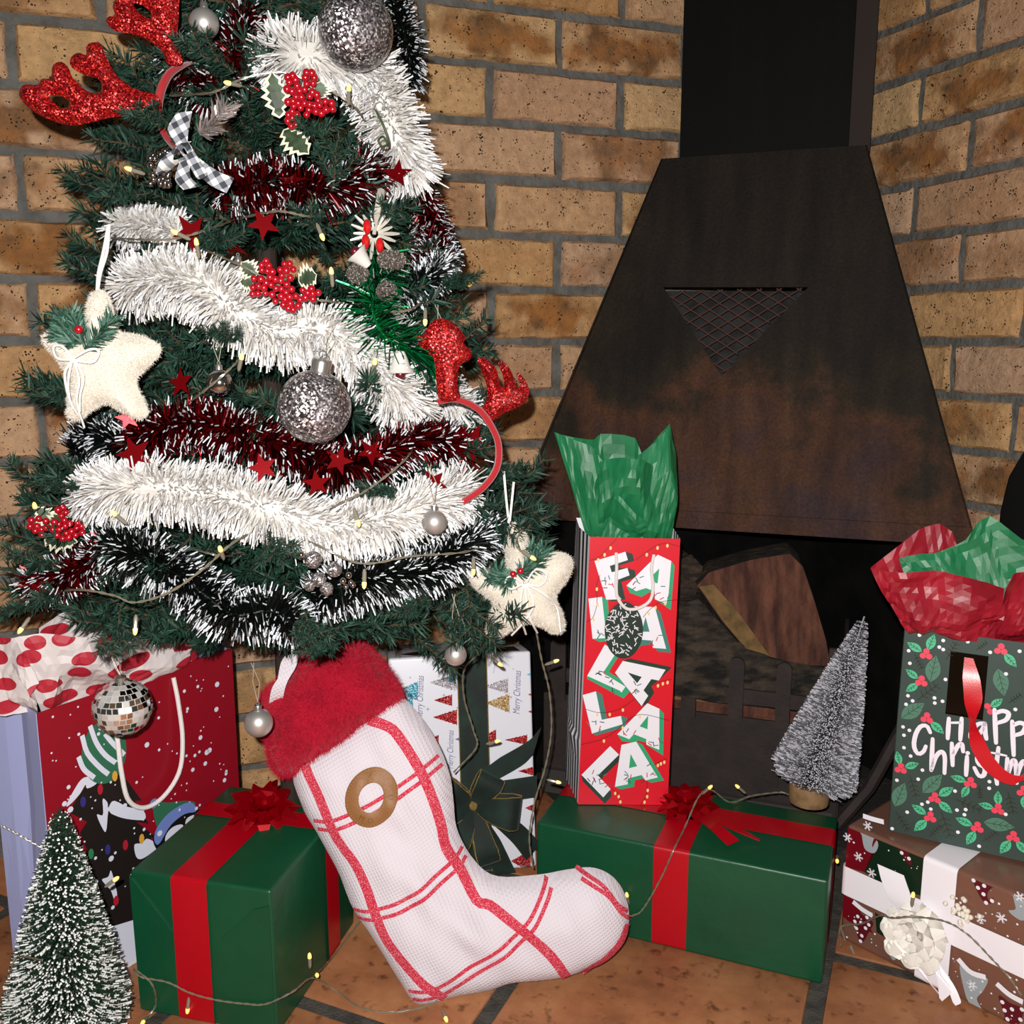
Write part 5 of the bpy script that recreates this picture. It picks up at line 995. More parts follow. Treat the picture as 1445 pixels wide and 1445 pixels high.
def b1(t):
    p = org(t); mb = MB(); mb.lathe([(.022, .0), (.024, .004), (.024, .012), (.012, .018), (.006, .02)], (p[0], p[1], 0), n=20); mb.build('base', mat('plastic_base', '#C9C3B4', .5), t, True)
bt = PY(92, 1440, .868); brush_tree('bottle_brush_tree', 'small dark green bottle-brush tree with snowy tips standing on the tiles', (bt[0], bt[1], .0), PY(84, 1134, .872), .063, 9000, .0006, [mat('bristle_green', '#0C2A18', .7), mat('bristle_snow', '#E9ECEA', .8)], b1, 5, tipfrac=.16, zmin=.09, frost=.5, tw=1.15)
MWD = mat('wood_slice', '#8C6B48', .8, var=(60, '#5E432A', .4, .7), bump=(80, .6, .003))
sb = PZ(1141, 1131, gb.h)
def b2(t):
    p = org(t); mb = MB(); mb.lathe([(.0255, .0008), (.026, .003), (.026, .024), (.025, .026)], (p[0], p[1], gb.h), n=18); mb.build('wood_base', MWD, t, True)
brush_tree('bottle_brush_tree', 'silver glitter bottle-brush tree on a wood slice, leaning on the long green gift', (sb[0], sb[1], gb.h+.02), PY(1221, 866, sb[1]+.02), .0535, 14000, .00055, [mat('bristle_silver', '#7A7A82', .45, .3), mat('bristle_glitter', '#D2D0D8', .6, 0)], b2, 6, tipfrac=.3, zmin=.015, swirl=26, ringy=.55, tw=1.3, cap=.85, frost=.5)

# ------------------------------------------------------------------ string lights on the floor and gifts
def fz(u, v, z=.002): return PZ(u, v, z)
lf = lb.front()
def onlb(u, v): return lf.pt(*lf.hit(u, v), .004)
string_lights('string of warm fairy lights looping over the tiles by the square green gift', [[PY(2, 1165, .93), PY(30, 1180, .93), PY(62, 1198, .935)], [fz(8, 1420), PY(15, 1370, .84), PY(26, 1350, .835), PY(60, 1355, .80)],
    [fz(200, 1440), fz(219, 1420, .01), PY(215, 1390, .90), PY(190, 1368, .91), onlb(205, 1372)-V3(0, .004, 0), onlb(240, 1383), onlb(272, 1398), onlb(310, 1408), onlb(350, 1413), onlb(378, 1413), PY(412, 1400, .885), PY(440, 1380, .93), PZ(470, 1395, .003), PZ(505, 1420, .003), PZ(540, 1428, .003), PZ(580, 1425, .003), PZ(618, 1414, .003)], [PY(440, 1380, .93), PZ(470, 1350, .004), PZ(510, 1298, .004)]],
    [(PY(437, 1353, .925), V3(0, 0, 1)), (PY(447, 1375, .925), V3(.3, -.9, .3)), (fz(628, 1435, .004), V3(.25, -.6, -.1)), (onlb(268, 1418), V3(-.1, -.2, -1)), (fz(203, 1441, .004), V3(0, -1, .2)), (PY(160, 1243, .86), V3(.8, 0, .6)), (fz(46, 1442, .01), V3(0, -1, .3))])
gf = gb.front(); gt = gb.top()
def ong(u, v, o=.004): return gf.pt(*gf.hit(u, v), o)
def ongt(u, v, o=.004): return gt.pt(*gt.hit(u, v), o)
string_lights('string of warm fairy lights draped over the long green gift', [[ong(888, 1300), ong(893, 1290), ong(905, 1284), ong(920, 1262), ong(938, 1228), ong(952, 1196), ongt(966, 1172), ongt(985, 1155, .03), ongt(1002, 1145, .03), ongt(1030, 1136), ongt(1060, 1127), ongt(1100, 1122), ongt(1115, 1126)]],
    [(ong(887, 1262, .006), V3(-.2, -.2, 1)), (ongt(998, 1148, .034), V3(.6, -.1, .6)), (ongt(1043, 1120, .008), V3(-.6, .1, .5))])
nf = nb_.front()
def onn(u, v, o=.012): return nf.pt(*nf.hit(u, v), o)
string_lights('string of warm fairy lights across the white-ribboned foil gift', [[PZ(1186, 1335, .02), onn(1195, 1302, .014), onn(1225, 1296, .016), onn(1260, 1278, .03), onn(1290, 1271, .05), onn(1320, 1269, .05), onn(1345, 1290, .02), onn(1372, 1312), onn(1405, 1345), onn(1430, 1372), onn(1448, 1398)], [onn(1195, 1302, .014), onn(1200, 1322, .012)]],
    [(onn(1318, 1243, .05), V3(0, -.1, 1)), (onn(1212, 1340, .012), V3(.4, -.2, -1)), (onn(1185, 1211, .006), V3(-.3, -.9, 0))])
# ------------------------------------------------------------------ Christmas tree
TCX, TCY = -.275, 1.09
def trad(z): return .315*min(max((1.58-z)/1.17, 0), 1)
def TS(u, v, push=0.0):
    Y = .95
    for _ in range(12):
        P = PY(u, v, Y); r = trad(P[2]); dx = P[0]-TCX; Y2 = TCY - .78*math.sqrt(max(r*r-dx*dx, 0)); Y = .5*Y + .5*Y2
    return PY(u, v, Y-push)
tree = thing('christmas_tree', 'dark green artificial Christmas tree crowded with tinsel and ornaments', 'christmas tree', (TCX, TCY, 0))
mb = MB(); mb.tube([V3(TCX, TCY, .004), V3(TCX, TCY, 1.56)], .011, 10); mb.build('trunk', mat('tree_trunk', '#2A2019', .9), tree)
for k in range(3):
    an = .5+k*2.094; mb = MB(); d = V3(math.cos(an), math.sin(an), 0); c = V3(TCX, TCY, 0); mb.tube([c+V3(0, 0, .05), c+d*.05+V3(0, 0, .04), c+d*.10+V3(0, 0, .007)], .006, 7); mb.build('stand_leg', mat('tree_stand', '#1A241D', .6), tree)
MN = [mat('needle_green', '#10281F', .6, spec=.4), mat('needle_blue_green', '#1A382E', .55, spec=.4), mat('needle_light', '#274838', .55, spec=.4), mat('twig_brown', '#4A3A28', .9)]
def needles(P, T, n, Ln, g, fwd=.75):   # along polyline
    seg = np.linalg.norm(np.diff(P, axis=0), axis=1); cum = np.r_[0, np.cumsum(seg)]; s = np.sort(g.random(n))*cum[-1]
    C_ = np.stack([np.interp(s, cum, P[:, k]) for k in range(3)], 1); D = np.stack([np.interp(s, cum, T[:, k]) for k in range(3)], 1)
    r = g.normal(0, 1, (n, 3)); r -= D*(r*D).sum(1)[:, None]; r /= np.linalg.norm(r, axis=1)[:, None]
    d = r + D*fwd*g.uniform(.5, 1.4, n)[:, None]; d /= np.linalg.norm(d, axis=1)[:, None]; l = Ln*g.uniform(.7, 1.15, n)[:, None]
    w = np.cross(d, g.normal(0, 1, (n, 3))); w /= np.linalg.norm(w, axis=1)[:, None]; w *= .00075
    bend = -r*l*.12
    return np.stack([C_-w, C_+w, C_+d*l*.6+w*1.1+bend*.3, C_+d*l*.6-w*1.1+bend*.3, C_+d*l+bend+w*.35, C_+d*l+bend-w*.35], 1)
def branch_mesh(L, seed):
    g = np.random.default_rng(seed); V = []; mb = MB()
    def twig(p0, d, l, n):
        t = np.linspace(0, 1, 7)[:, None]; P = p0 + d*l*t + V3(0, 0, 1)*l*(.10*t**2-.03*t) + g.normal(0, .0015, (7, 3)); T = np.gradient(P, axis=0); T /= np.linalg.norm(T, axis=1)[:, None]
        V.append(needles(P, T, n, .0185, g)); mb.tube(P, np.linspace(.0017, .0009, 7), 5, 3, cap=False); return P
    main = twig(V3(0, 0, 0), V3(1, 0, 0), L, int(L*2100))
    k = max(2, int(L/.062))
    for i in range(k):
        f = .28 + .62*i/k; p = main[0]*(1-f)+main[-1]*f; p = np.array([np.interp(f, np.linspace(0, 1, 7), main[:, q]) for q in range(3)])
        for s_ in (-1, 1):
            a = s_*g.uniform(.5, .85); el = g.uniform(-.15, .35); l = L*(.42-.20*f)*g.uniform(.85, 1.15)+.018; twig(p, V3(math.cos(a)*math.cos(el), math.sin(a)*math.cos(el), math.sin(el)), l, int(l*2100))
    N = np.concatenate(V); n = len(N); b = len(mb.v); vv = np.concatenate([np.array(mb.v), N.reshape(-1, 3)])
    i = b + np.arange(n)[:, None]*6; q = np.concatenate([np.array(mb.f), i+np.array([0, 1, 2, 3]), i+np.array([3, 2, 4, 5])]); pick = g.integers(0, 3, n)
    return mesh_np('branch', vv, q, None, MN, np.concatenate([np.full(len(mb.f), 3), pick, pick]))
BM = {L: [branch_mesh(L, 200+k+int(L*1000)) for k in range(4)] for L in (.10, .16, .23, .30)}
g = np.random.default_rng(21)
def put_branch(z0, an, L, tilt, roll=0.0):
    Lb = min(BM, key=lambda q: abs(q-L)); o = bpy.data.objects.new('branch', BM[Lb][g.integers(4)]); COL.objects.link(o); o.parent = tree
    o.location = (.006*math.cos(an), .006*math.sin(an), z0); o.rotation_euler = (roll, -tilt, an); o.scale = (L/Lb,)*3
z = .405; lev = 0
while z < 1.52:
    r = trad(z); n = int(round(9 + 5*min(1, r/.3)))
    for k in range(n):
        an = 2*math.pi*(k+.5*(lev % 2))/n + g.normal(0, .08); c, s = math.cos(an), math.sin(an); fy = .80 if s < 0 else .60
        L = r*g.uniform(.86, 1.10)/math.sqrt(c*c + (s/fy)**2); L = max(L, .06)
        t_ = g.uniform(-.02, .26)
        if z < .46 and s < 0: t_ = g.uniform(.08, .3)
        put_branch(z - .0 + g.normal(0, .008), an, L, t_, g.normal(0, .3))
    z += .066 + .012*(lev % 2); lev += 1
# hanging lower tips seen over the gifts, and a few known sprays
def spray(u0, v0, u1, v1, dY=-.04, push=.02):
    a = TS(u0, v0, push); b = PY(u1, v1, a[1]+dY); d = b-a; L = np.linalg.norm(d); Lb = .10 if L < .13 else .16
    o = bpy.data.objects.new('branch', BM[Lb][g.integers(4)]); COL.objects.link(o); o.parent = tree; o.location = tuple(a-org(tree)); o.rotation_euler = Vector(d).to_track_quat('X', 'Z').to_euler(); o.scale = (L/Lb,)*3
for q in ((90, 800, 8, 790), (60, 850, 10, 868), (170, 860, 165, 930), (380, 750, 400, 800), (430, 860, 445, 915), (660, 830, 668, 920), (700, 760, 780, 735), (600, 830, 570, 880), (470, 900, 440, 930), (340, 480, 300, 470), (120, 560, 55, 565), (210, 270, 140, 285), (520, 330, 560, 300), (260, 180, 180, 168), (620, 400, 668, 400), (560, 690, 520, 700), (690, 690, 728, 665), (120, 690, 60, 690), (470, 270, 480, 200), (330, 100, 250, 60), (420, 180, 450, 190), (280, 340, 330, 345), (460, 330, 420, 300)): spray(*q)

# ------------------------------------------------------------------ tinsel garlands
MWT = [mat('tinsel_white', '#CFCBC6', .5, spec=.5), mat('tinsel_white_tip', '#ECECEE', .5)]
MRT = [mat('tinsel_red_foil', '#2E0306', .22, .75), mat('tinsel_red_bright', '#860A12', .22, .75), mat('tinsel_frost', '#DDE1E8', .6)]
MKT = [mat('tinsel_black_green', '#08120E', .4, .3), mat('tinsel_black', '#050706', .4, .2), MRT[2]]
MGT = [mat('tinsel_green_foil', '#0B8A48', .22, .7), mat('tinsel_green_dark', '#07321E', .3, .6), mat('tinsel_silver_tip', '#D5DAD8', .3, .6)]
MFS = mat('red_foil_star', '#9C0D16', .25, .7)
def garland(label, pts, R, dens, mats, w, frost=.0, push=.02, seed=0, stars=(), lean=.25, group=None, raw=False, cat='tinsel garland'):
    g = np.random.default_rng(seed); C_ = np.array([TS(p[0], p[1], push + (p[2] if len(p) > 2 else 0)) for p in pts]) if not raw else np.array(pts)
    P = smooth_path(C_, 80); base = P[len(P)//2]; t = thing('tinsel_garland', label, cat, base, group)
    mb = MB(); mb.tube(P, .0016 if mats is not MWT else R*.42, 7); mb.build('core_wire' if mats is not MWT else 'core', mats[0], t, True)  # white swags get a thick opaque core, added to brighten their shadowed middle
    seg = np.linalg.norm(np.diff(P, axis=0), axis=1); cum = np.r_[0, np.cumsum(seg)]; n = int(dens*cum[-1]); s = g.random(n)*cum[-1]
    T = np.gradient(P, axis=0); T /= np.linalg.norm(T, axis=1)[:, None]
    c = np.stack([np.interp(s, cum, P[:, k]) for k in range(3)], 1); D = np.stack([np.interp(s, cum, T[:, k]) for k in range(3)], 1); D /= np.linalg.norm(D, axis=1)[:, None]
    r = g.normal(0, 1, (n, 3)); r -= D*(r*D).sum(1)[:, None]; r /= np.linalg.norm(r, axis=1)[:, None]
    wave = np.sin(s*55+g.uniform(0, 6))*.25
    d = r + D*(lean*g.normal(1, .6, n)+wave)[:, None]; d /= np.linalg.norm(d, axis=1)[:, None]; l = R*g.uniform(.72, 1.08, n)[:, None]
    q = np.cross(d, g.normal(0, 1, (n, 3))); q /= np.linalg.norm(q, axis=1)[:, None]; q *= w
    grav = np.zeros((n, 3)); grav[:, 2] = -1; cur = g.normal(0, .06, (n, 3)) + grav*.07
    m1 = c + d*l*.72 + cur*l*.3; e = c + d*l + cur*l
    vv = np.stack([c-q, c+q, m1+q, m1-q, e+q*.8, e-q*.8], 1).reshape(-1, 3) - org(t); i = np.arange(n)[:, None]*6
    inner = g.integers(0, 2, n) if len(mats) > 2 else np.zeros(n); outer = np.where(g.random(n) < frost, len(mats)-1, inner)
    me = mesh_np('strands', vv, np.concatenate([i+np.array([0, 1, 2, 3]), i+np.array([3, 2, 4, 5])]), None, mats, np.concatenate([inner, outer])); o = obj_from(me, 'strands', t); o['kind'] = 'stuff'
    for u, v, rpx, rot in stars:
        p = TS(u, v, push+R*.75); sc = 1.25*rpx*p[1]/1350.; ax = nrm(CAM-p+g.normal(0, .5, 3)); e1 = nrm(np.cross(V3(0, 0, 1), ax)); e2 = np.cross(ax, e1); mb = MB(); pl = []
        for k in range(10):
            rr = sc if k % 2 == 0 else sc*.42; an = math.pi/2 + k*math.pi/5 + rot; pl.append(p + rr*(e1*math.cos(an)+e2*math.sin(an)))
        mb.prism(pl, ax*.0006); mb.build('foil_star', MFS, t)
    return t
WT = dict(R=.0355, dens=15000, mats=MWT, w=.00085, frost=.6, push=.012)
garland('fluffy white tinsel swag across the bottom of the tree', [(118, 705, -.02), (165, 690), (230, 690), (310, 700), (390, 722), (460, 742), (530, 735), (600, 712), (650, 690, -.02)], seed=1, **WT)
garland('fluffy white tinsel swag looping across the middle of the tree', [(180, 405, -.02), (230, 395), (290, 405), (330, 440), (390, 470), (450, 465), (510, 500), (550, 545), (585, 575, -.03)], seed=2, **WT)
wg = garland('fluffy white tinsel trailing down under the big upper glitter bauble', [(392, 75, -.04), (425, 80), (470, 85), (515, 100), (545, 155), (562, 205), (580, 245, -.02)], seed=3, **{**WT, 'R': .037})
mb = MB(); mb.tube(smooth_path([TS(530, 155, .075), TS(540, 175, .08), TS(548, 200, .08), TS(540, 207, .08), TS(534, 198, .08), TS(541, 193, .08), TS(547, 203, .08)], 30), .0011, 6); mb.build('wire_hook', mat('green_wire', '#3C4A2C', .5), wg)
garland('thin tuft of white tinsel behind the plaid bow', [(165, 318, -.06), (210, 320, -.05), (250, 330, -.05)], seed=4, **{**WT, 'R': .026})
garland('white tinsel tuft under the right pair of red antlers', [(590, 525, -.05), (630, 560, -.05), (660, 590, -.06)], seed=5, **{**WT, 'R': .03})
RT = dict(R=.030, dens=11000, mats=MRT, w=.00065, frost=.30, push=.006, lean=.2)
garland('red foil tinsel with white tips around the upper tree', [(305, 270, -.02), (350, 262), (400, 258), (450, 270), (495, 255), (525, 235, -.02)], seed=6, stars=((411, 254, 17, .2), (372, 316, 19, .5), (325, 345, 20, .1), (270, 328, 22, .6), (560, 245, 18, .1)), **RT)
garland('red foil tinsel with foil stars across the lower middle of the tree', [(190, 625, -.02), (240, 600), (300, 600), (360, 620), (420, 640), (480, 660), (540, 640), (600, 620), (655, 640, -.01)], seed=7, stars=((371, 660, 18, .3), (447, 682, 17, .1), (523, 638, 18, .5), (478, 650, 18, .9), (255, 540, 18, .2), (190, 640, 22, .4), (665, 625, 24, .8), (180, 590, 14, .2), (612, 680, 18, .5), (650, 610, 12, .4)), **RT)
garland('red foil tinsel end on the lowest left branch', [(50, 825, -.02), (90, 812), (130, 795), (155, 770)], seed=8, stars=((60, 828, 20, .3),), **{**RT, 'R': .026})
garland('red foil tinsel edge beside the small dark bauble', [(590, 270, -.03), (610, 315, -.02), (612, 360, -.02), (590, 395, -.03)], seed=9, stars=((612, 315, 17, .2),), **{**RT, 'R': .027})
garland('dark red tinsel tucked behind the upper left antlers', [(240, 60, -.05), (270, 100, -.05), (310, 125, -.05), (350, 20, -.04)], seed=10, **{**RT, 'R': .03})
KT = dict(R=.030, dens=12000, mats=MKT, w=.0007, frost=.5, push=.008, lean=.2)
garland('black-green tinsel with white tips below the lower white swag, left side', [(148, 765, -.01), (190, 780), (240, 805), (290, 840), (330, 868), (380, 862), (415, 880, .01)], seed=11, **KT)
garland('black-green tinsel with white tips below the lower white swag, right side', [(440, 850, -.01), (490, 825), (545, 815), (600, 805), (650, 775), (690, 745, -.02)], seed=12, **KT)
garland('black-green frosted tinsel hanging beside the upper glitter bauble', [(552, -20, -.04), (565, 30, -.04), (578, 80, -.04), (575, 120, -.04)], seed=13, **{**KT, 'R': .022})
garland('black-green frosted tinsel beside the glitter pine cones', [(555, 415, -.02), (590, 400), (615, 385), (628, 350, -.02)], seed=14, **{**KT, 'R': .024})
garland('black-green frosted tinsel under the left plush star', [(105, 640, -.03), (125, 620, -.03), (150, 615, -.03), (180, 640, -.03)], seed=15, **{**KT, 'R': .03})
garland('green foil tinsel hanging around the little white bells', [(520, 350), (540, 390), (525, 430), (540, 470), (580, 495), (625, 515)], seed=16, **{**RT, 'mats': MGT, 'R': .034, 'frost': .3, 'dens': 6500, 'push': .035})

# ------------------------------------------------------------------ ornaments
MSAT = mat('satin_silver', '#C9C4C0', .40, .75); MCHR = mat('chrome', '#C9C6C4', .12, 1.0); MCAP = mat('silver_cap', '#CFCBC8', .25, .9); MTHR = mat('nylon_thread', '#A39C8C', .4)
def bauble(label, u, v, rpx, m, Y=None, push=.05, up=(0, 0, 1), string=None, name='bauble', cat='bauble', group=None, tilt=None):
    p = TS(u, v, push) if Y is None else PY(u, v, Y); r = rpx*p[1]/1350.; a = nrm(up); t = thing(name, label, cat, p-a*r, group)
    mb = MB(); mb.lathe([(r*math.sin(math.pi*i/22), -r*math.cos(math.pi*i/22)) for i in range(23)], p, a, 36); mb.build('ball', m, t, True)
    c = p+a*r*.97; mb = MB(); k = r*.27; mb.lathe([(k*1.02, -.06*r), (k, 0), (k*1.05, .04*r), (k, .08*r), (k*1.03, .30*r), (k*.9, .36*r), (k*.3, .38*r), (0, .38*r)], c, a, 20); cp = mb.build('cap', MCAP, t, True)
    e1 = nrm(np.cross(a, V3(0, 1, 0))); mb = MB(); mb.tube([c+a*(r*.38+r*.10*(1+math.sin(x)))+e1*r*.10*math.cos(x) for x in np.linspace(0, 2*math.pi, 14)], .0006, 5); mb.build('loop', MCAP, cp)
    if string:
        q = PY(string[0], string[1], p[1]+.005); s0 = c+a*r*.55; mb = MB(); mb.tube([s0, s0*.5+q*.5+e1*.003, q], .0004, 4); mb.tube([s0, s0*.5+q*.5-e1*.004, q+e1*.003], .0004, 4); mb.build('string', MTHR, t)
    return t
bauble('satin silver bauble near the top, beside the upper red antler', 288, 33, 19.5, MSAT, up=(.05, 0, 1), string=(285, -40))
bauble('satin silver bauble hanging in front of the lower white swag', 613, 737, 18.5, MSAT, string=(608, 655))
bauble('satin silver bauble hanging over the white tree-print gift', 643, 924, 16.5, MSAT, Y=.90, string=(642, 838))
bauble('satin silver bauble hanging beside the stocking cuff', 365, 1020, 21.5, MSAT, Y=.93, string=(358, 935))
bauble('small chrome bauble under the middle white swag', 310, 540, 19, MCHR, push=.03, string=(303, 470))
bauble('small clear bauble in front of the right red antlers', 626, 514, 14, mat('clear_plastic', '#8C8780', .05, .4, spec=.8), push=.055, string=(618, 430))
bauble('small dark navy bauble at the right edge of the upper tree', 633, 352, 19, mat('navy_gloss', '#0B0E1E', .15, .3), push=-.02)
bauble('small silver bauble tucked behind the middle white tinsel', 337, 388, 19, MSAT, push=.0)
def glit_ball():
    m = glit('silver_glitter', '#4E484B', '#8D8488', '#FFFFFF', .75); v = [n for n in m.node_tree.nodes if n.type == 'TEX_VORONOI'][0]; v.inputs['Scale'].default_value = 620
    b = m.node_tree.nodes['Principled BSDF']; b.inputs['Coat Weight'].default_value = 1; b.inputs['Coat Roughness'].default_value = .06; b.inputs['Roughness'].default_value = .45; return m
MGBALL = glit_ball()
bauble('large clear bauble full of silver glitter in the middle of the tree', 444, 574, 52, MGBALL, push=.075, up=(.22, -.1, 1), string=(470, 455))
bauble('large silver glitter bauble high on the right of the tree', 502, 44, 50, MGBALL, push=.07, up=(-.15, 0, 1))
# mirror ball
p = PY(173, 998, .925); r = 43*p[1]/1350.; t = thing('mirror_ball', 'small mirrored disco ball hanging in front of the red gift bag', 'ornament', p-V3(0, 0, r))
mb = MB(); mb.ball(p, r*.97, 24, 16); mb.build('core', mat('mirror_grout', '#B8B4B0', .4), t, True)
mm = [mat('mirror_tile', '#E8E6E4', .06, 1.0), mat('mirror_tile_pale_reflection', '#F2EFEC', .35, .6), mat('mirror_tile_warm_reflection', '#C9A68A', .12, .9)]; mb = MB(); g = np.random.default_rng(9); rows = 15  # pale and warm tiles put the mirrors' mixed reflections into their colour
for i in range(rows):
    th0, th1 = math.pi*(i+.06)/rows, math.pi*(i+.94)/rows; cc = max(4, int(round(2*rows*math.sin((th0+th1)/2))))
    for j in range(cc):
        f0, f1 = 2*math.pi*(j+.06)/cc, 2*math.pi*(j+.94)/cc; q = [p + r*V3(math.sin(a)*math.cos(b), math.sin(a)*math.sin(b), math.cos(a)) for a, b in ((th0, f0), (th1, f0), (th1, f1), (th0, f1))]
        n_ = nrm(np.mean(q, 0)-p+g.normal(0, r*.10, 3)); c = np.mean(q, 0); q = [x - n_*((x-c) @ n_)*1.0 for x in q]
        mb.add(q, [(0, 1, 2, 3)], int(g.choice([0, 0, 0, 1, 1, 2])))
tl = mb.build('mirror_tiles', mm, t); tl['kind'] = 'stuff'
mb = MB(); mb.lathe([(r*.2, r*.97), (r*.2, r*1.12), (r*.08, r*1.18), (0, r*1.2)], p, n=14); mb.build('cap', MCAP, t, True)
mb = MB(); q = PY(168, 905, .93); s0 = p+V3(0, 0, r*1.18); mb.tube([s0, q], .0005, 4); mb.tube([s0, (s0+q)/2-V3(.008, 0, 0), q-V3(.004, 0, 0)], .0005, 4); mb.build('string', MTHR, t)

# plush stars
MPL = mat('white_plush', '#CFC7BA', .95, sheen=.3, spec=.1); MPLF = mat('white_plush_fibre', '#D8D0C4', .9, spec=.1); MYARN = mat('white_yarn', '#E6E2DD', .85); MBER = mat('red_berry', '#A50A1C', .22, spec=.7, coat=.3)
def plush_star(label, outline, Y, cord, center, sprig_px, berries, bow, seed):
    p0 = PY(*center, Y); fr = Frame(p0, V3(1, 0, 0), V3(0, -.12, 1)); O = [fr.hit(u, v) for u, v in poly_smooth(outline, 70)]
    Vv, Ff, hg = pillow(O, fr, .020, .016, .026, .008, .0008, seed, 60); t = thing('plush_star', label, 'star ornament', min(Vv, key=lambda q: q[2]))
    mb = MB(); mb.add(Vv, Ff); b = mb.build('star_body', MPL, t, True); fo = fur('plush_fur', Vv, [f for f in Ff if len(f) == 3], 15000, .0032, .00028, MPLF, b, seed, .1, .7); fo['kind'] = 'stuff'
    def S(u, v, o=.004): a, b_ = fr.hit(u, v); return fr.pt(a, b_, hg(np.array([a, b_]))+o)
    for l in cord: mb = MB(); mb.tube(smooth_path([PY(u, v, Y-.003) for u, v in l], 16), .0013, 6); mb.build('hanging_cord', MYARN, t, True)
    g = np.random.default_rng(seed); N = []
    for l in sprig_px:
        P = smooth_path([S(u, v, .006) for u, v in l], 12); T = np.gradient(P, axis=0); T /= np.linalg.norm(T, axis=1)[:, None]; N.append(needles(P, T, 190, .015, g, .6))
    N = np.concatenate(N); n = len(N); i = np.arange(n)[:, None]*6; k = g.integers(0, 2, n)
    me = mesh_np('fir_sprig', N.reshape(-1, 3)-org(t), np.concatenate([i+np.array([0, 1, 2, 3]), i+np.array([3, 2, 4, 5])]), None, [MN[2], mat('sprig_frost', '#4D7263', .6)], np.concatenate([k, k])); obj_from(me, 'fir_sprig', t)
    for u, v, rr in berries: q = S(u, v, .013); mb = MB(); mb.ball(q, rr*q[1]/1350., 12, 8); mb.build('berry', MBER, t, True)
    for l in bow: mb = MB(); mb.tube(smooth_path([S(u, v, .009) for u, v in l], 26), .0011, 5); mb.build('yarn_bow', MYARN, t, True)
    return t
plush_star('cream felt star with fir sprig and yarn bow at the left of the tree', [(137, 409), (150, 412), (160, 438), (166, 466), (195, 472), (222, 484), (227, 498), (212, 515), (193, 536), (200, 560), (210, 583), (196, 592), (172, 580), (150, 570), (130, 580), (110, 594), (95, 586), (97, 560), (96, 530), (80, 503), (59, 478), (72, 466), (100, 475), (120, 466), (122, 440), (128, 416)], .84,
    [[(153, 318), (146, 355), (139, 385), (137, 410)], [(154, 318), (151, 355), (142, 385), (138, 410)]], (145, 500), [[(120, 485), (95, 460), (88, 445)], [(120, 480), (100, 475), (84, 470)], [(135, 488), (155, 465), (165, 445)], [(130, 480), (110, 452), (105, 440)]], ((118, 464, 6), (128, 461, 6)),
    [[(122, 500), (105, 485), (93, 485), (100, 500), (122, 502)], [(122, 500), (145, 488), (158, 490), (150, 505), (122, 502)], [(122, 500), (115, 530), (118, 560), (122, 585)], [(124, 502), (132, 530), (126, 560), (125, 600)], [(122, 502), (110, 520), (112, 545), (120, 570)], [(124, 500), (138, 525), (132, 550), (126, 575)]], 31)
plush_star('fluffy white star with fir sprig and yarn bow hanging by the letter gift bag', [(722, 738), (736, 741), (746, 762), (754, 784), (778, 779), (798, 781), (809, 794), (801, 818), (785, 842), (795, 868), (797, 888), (782, 894), (758, 882), (738, 880), (716, 894), (696, 903), (685, 892), (691, 866), (695, 850), (672, 832), (659, 812), (666, 800), (690, 802), (712, 802), (713, 772), (717, 750)], .955,
    [[(711, 665), (714, 700), (718, 738)], [(725, 680), (722, 710), (719, 738)]], (735, 825), [[(728, 800), (755, 790), (768, 772)], [(728, 802), (705, 808), (688, 808)], [(735, 800), (752, 778), (748, 768)], [(725, 803), (712, 815), (700, 800)]], ((724, 797, 5), (734, 791, 5)),
    [[(738, 808), (720, 803), (713, 812), (722, 818), (738, 810)], [(742, 808), (755, 793), (770, 798), (762, 812), (742, 810)], [(738, 810), (734, 840), (738, 868), (742, 890)], [(742, 810), (752, 838), (740, 862), (722, 888)], [(742, 810), (770, 828), (785, 850), (790, 880)], [(740, 810), (745, 850), (752, 870), (758, 888)]], 32)

# holly picks
MHL = mat('holly_leaf_green', '#3F5238', .5, var=(90, '#26351F', .4, .6)); MHC = mat('holly_leaf_cream', '#D9D6BE', .55)
bm_ = MB(); bm_.ball((0, 0, 0), 1, 10, 7); tmp = bm_.build('berry', MBER, None, True); BERRY = tmp.data; bpy.data.objects.remove(tmp)
def holly_leaf(t, p, tip, wid, n):
    d = tip-p; L = np.linalg.norm(d); d /= L; s = nrm(np.cross(d, n)); prof = [0, .5, .34, .85, .52, 1, .6, .9, .45, .55, .2, 0]; m = len(prof); mb = MB()
    def ring(sc, off): return [p+d*L*(.04+.96*i/(m-1))*1.0 + s*sg*wid*prof[i]*sc + n*(off + .12*wid*prof[i]) for sg, idx in ((1, range(m)), (-1, range(m-2, 0, -1))) for i in idx]
    mb.prism(ring(1, 0), n*.0006); lf = mb.build('holly_leaf', MHC, t)
    m2 = MB(); q = ring(.66, .0009); c = np.mean(q, 0); q = [c+(x-c)*.93 for x in q]; m2.prism(q, n*.0004); m2.build('leaf_centre', MHL, lf)
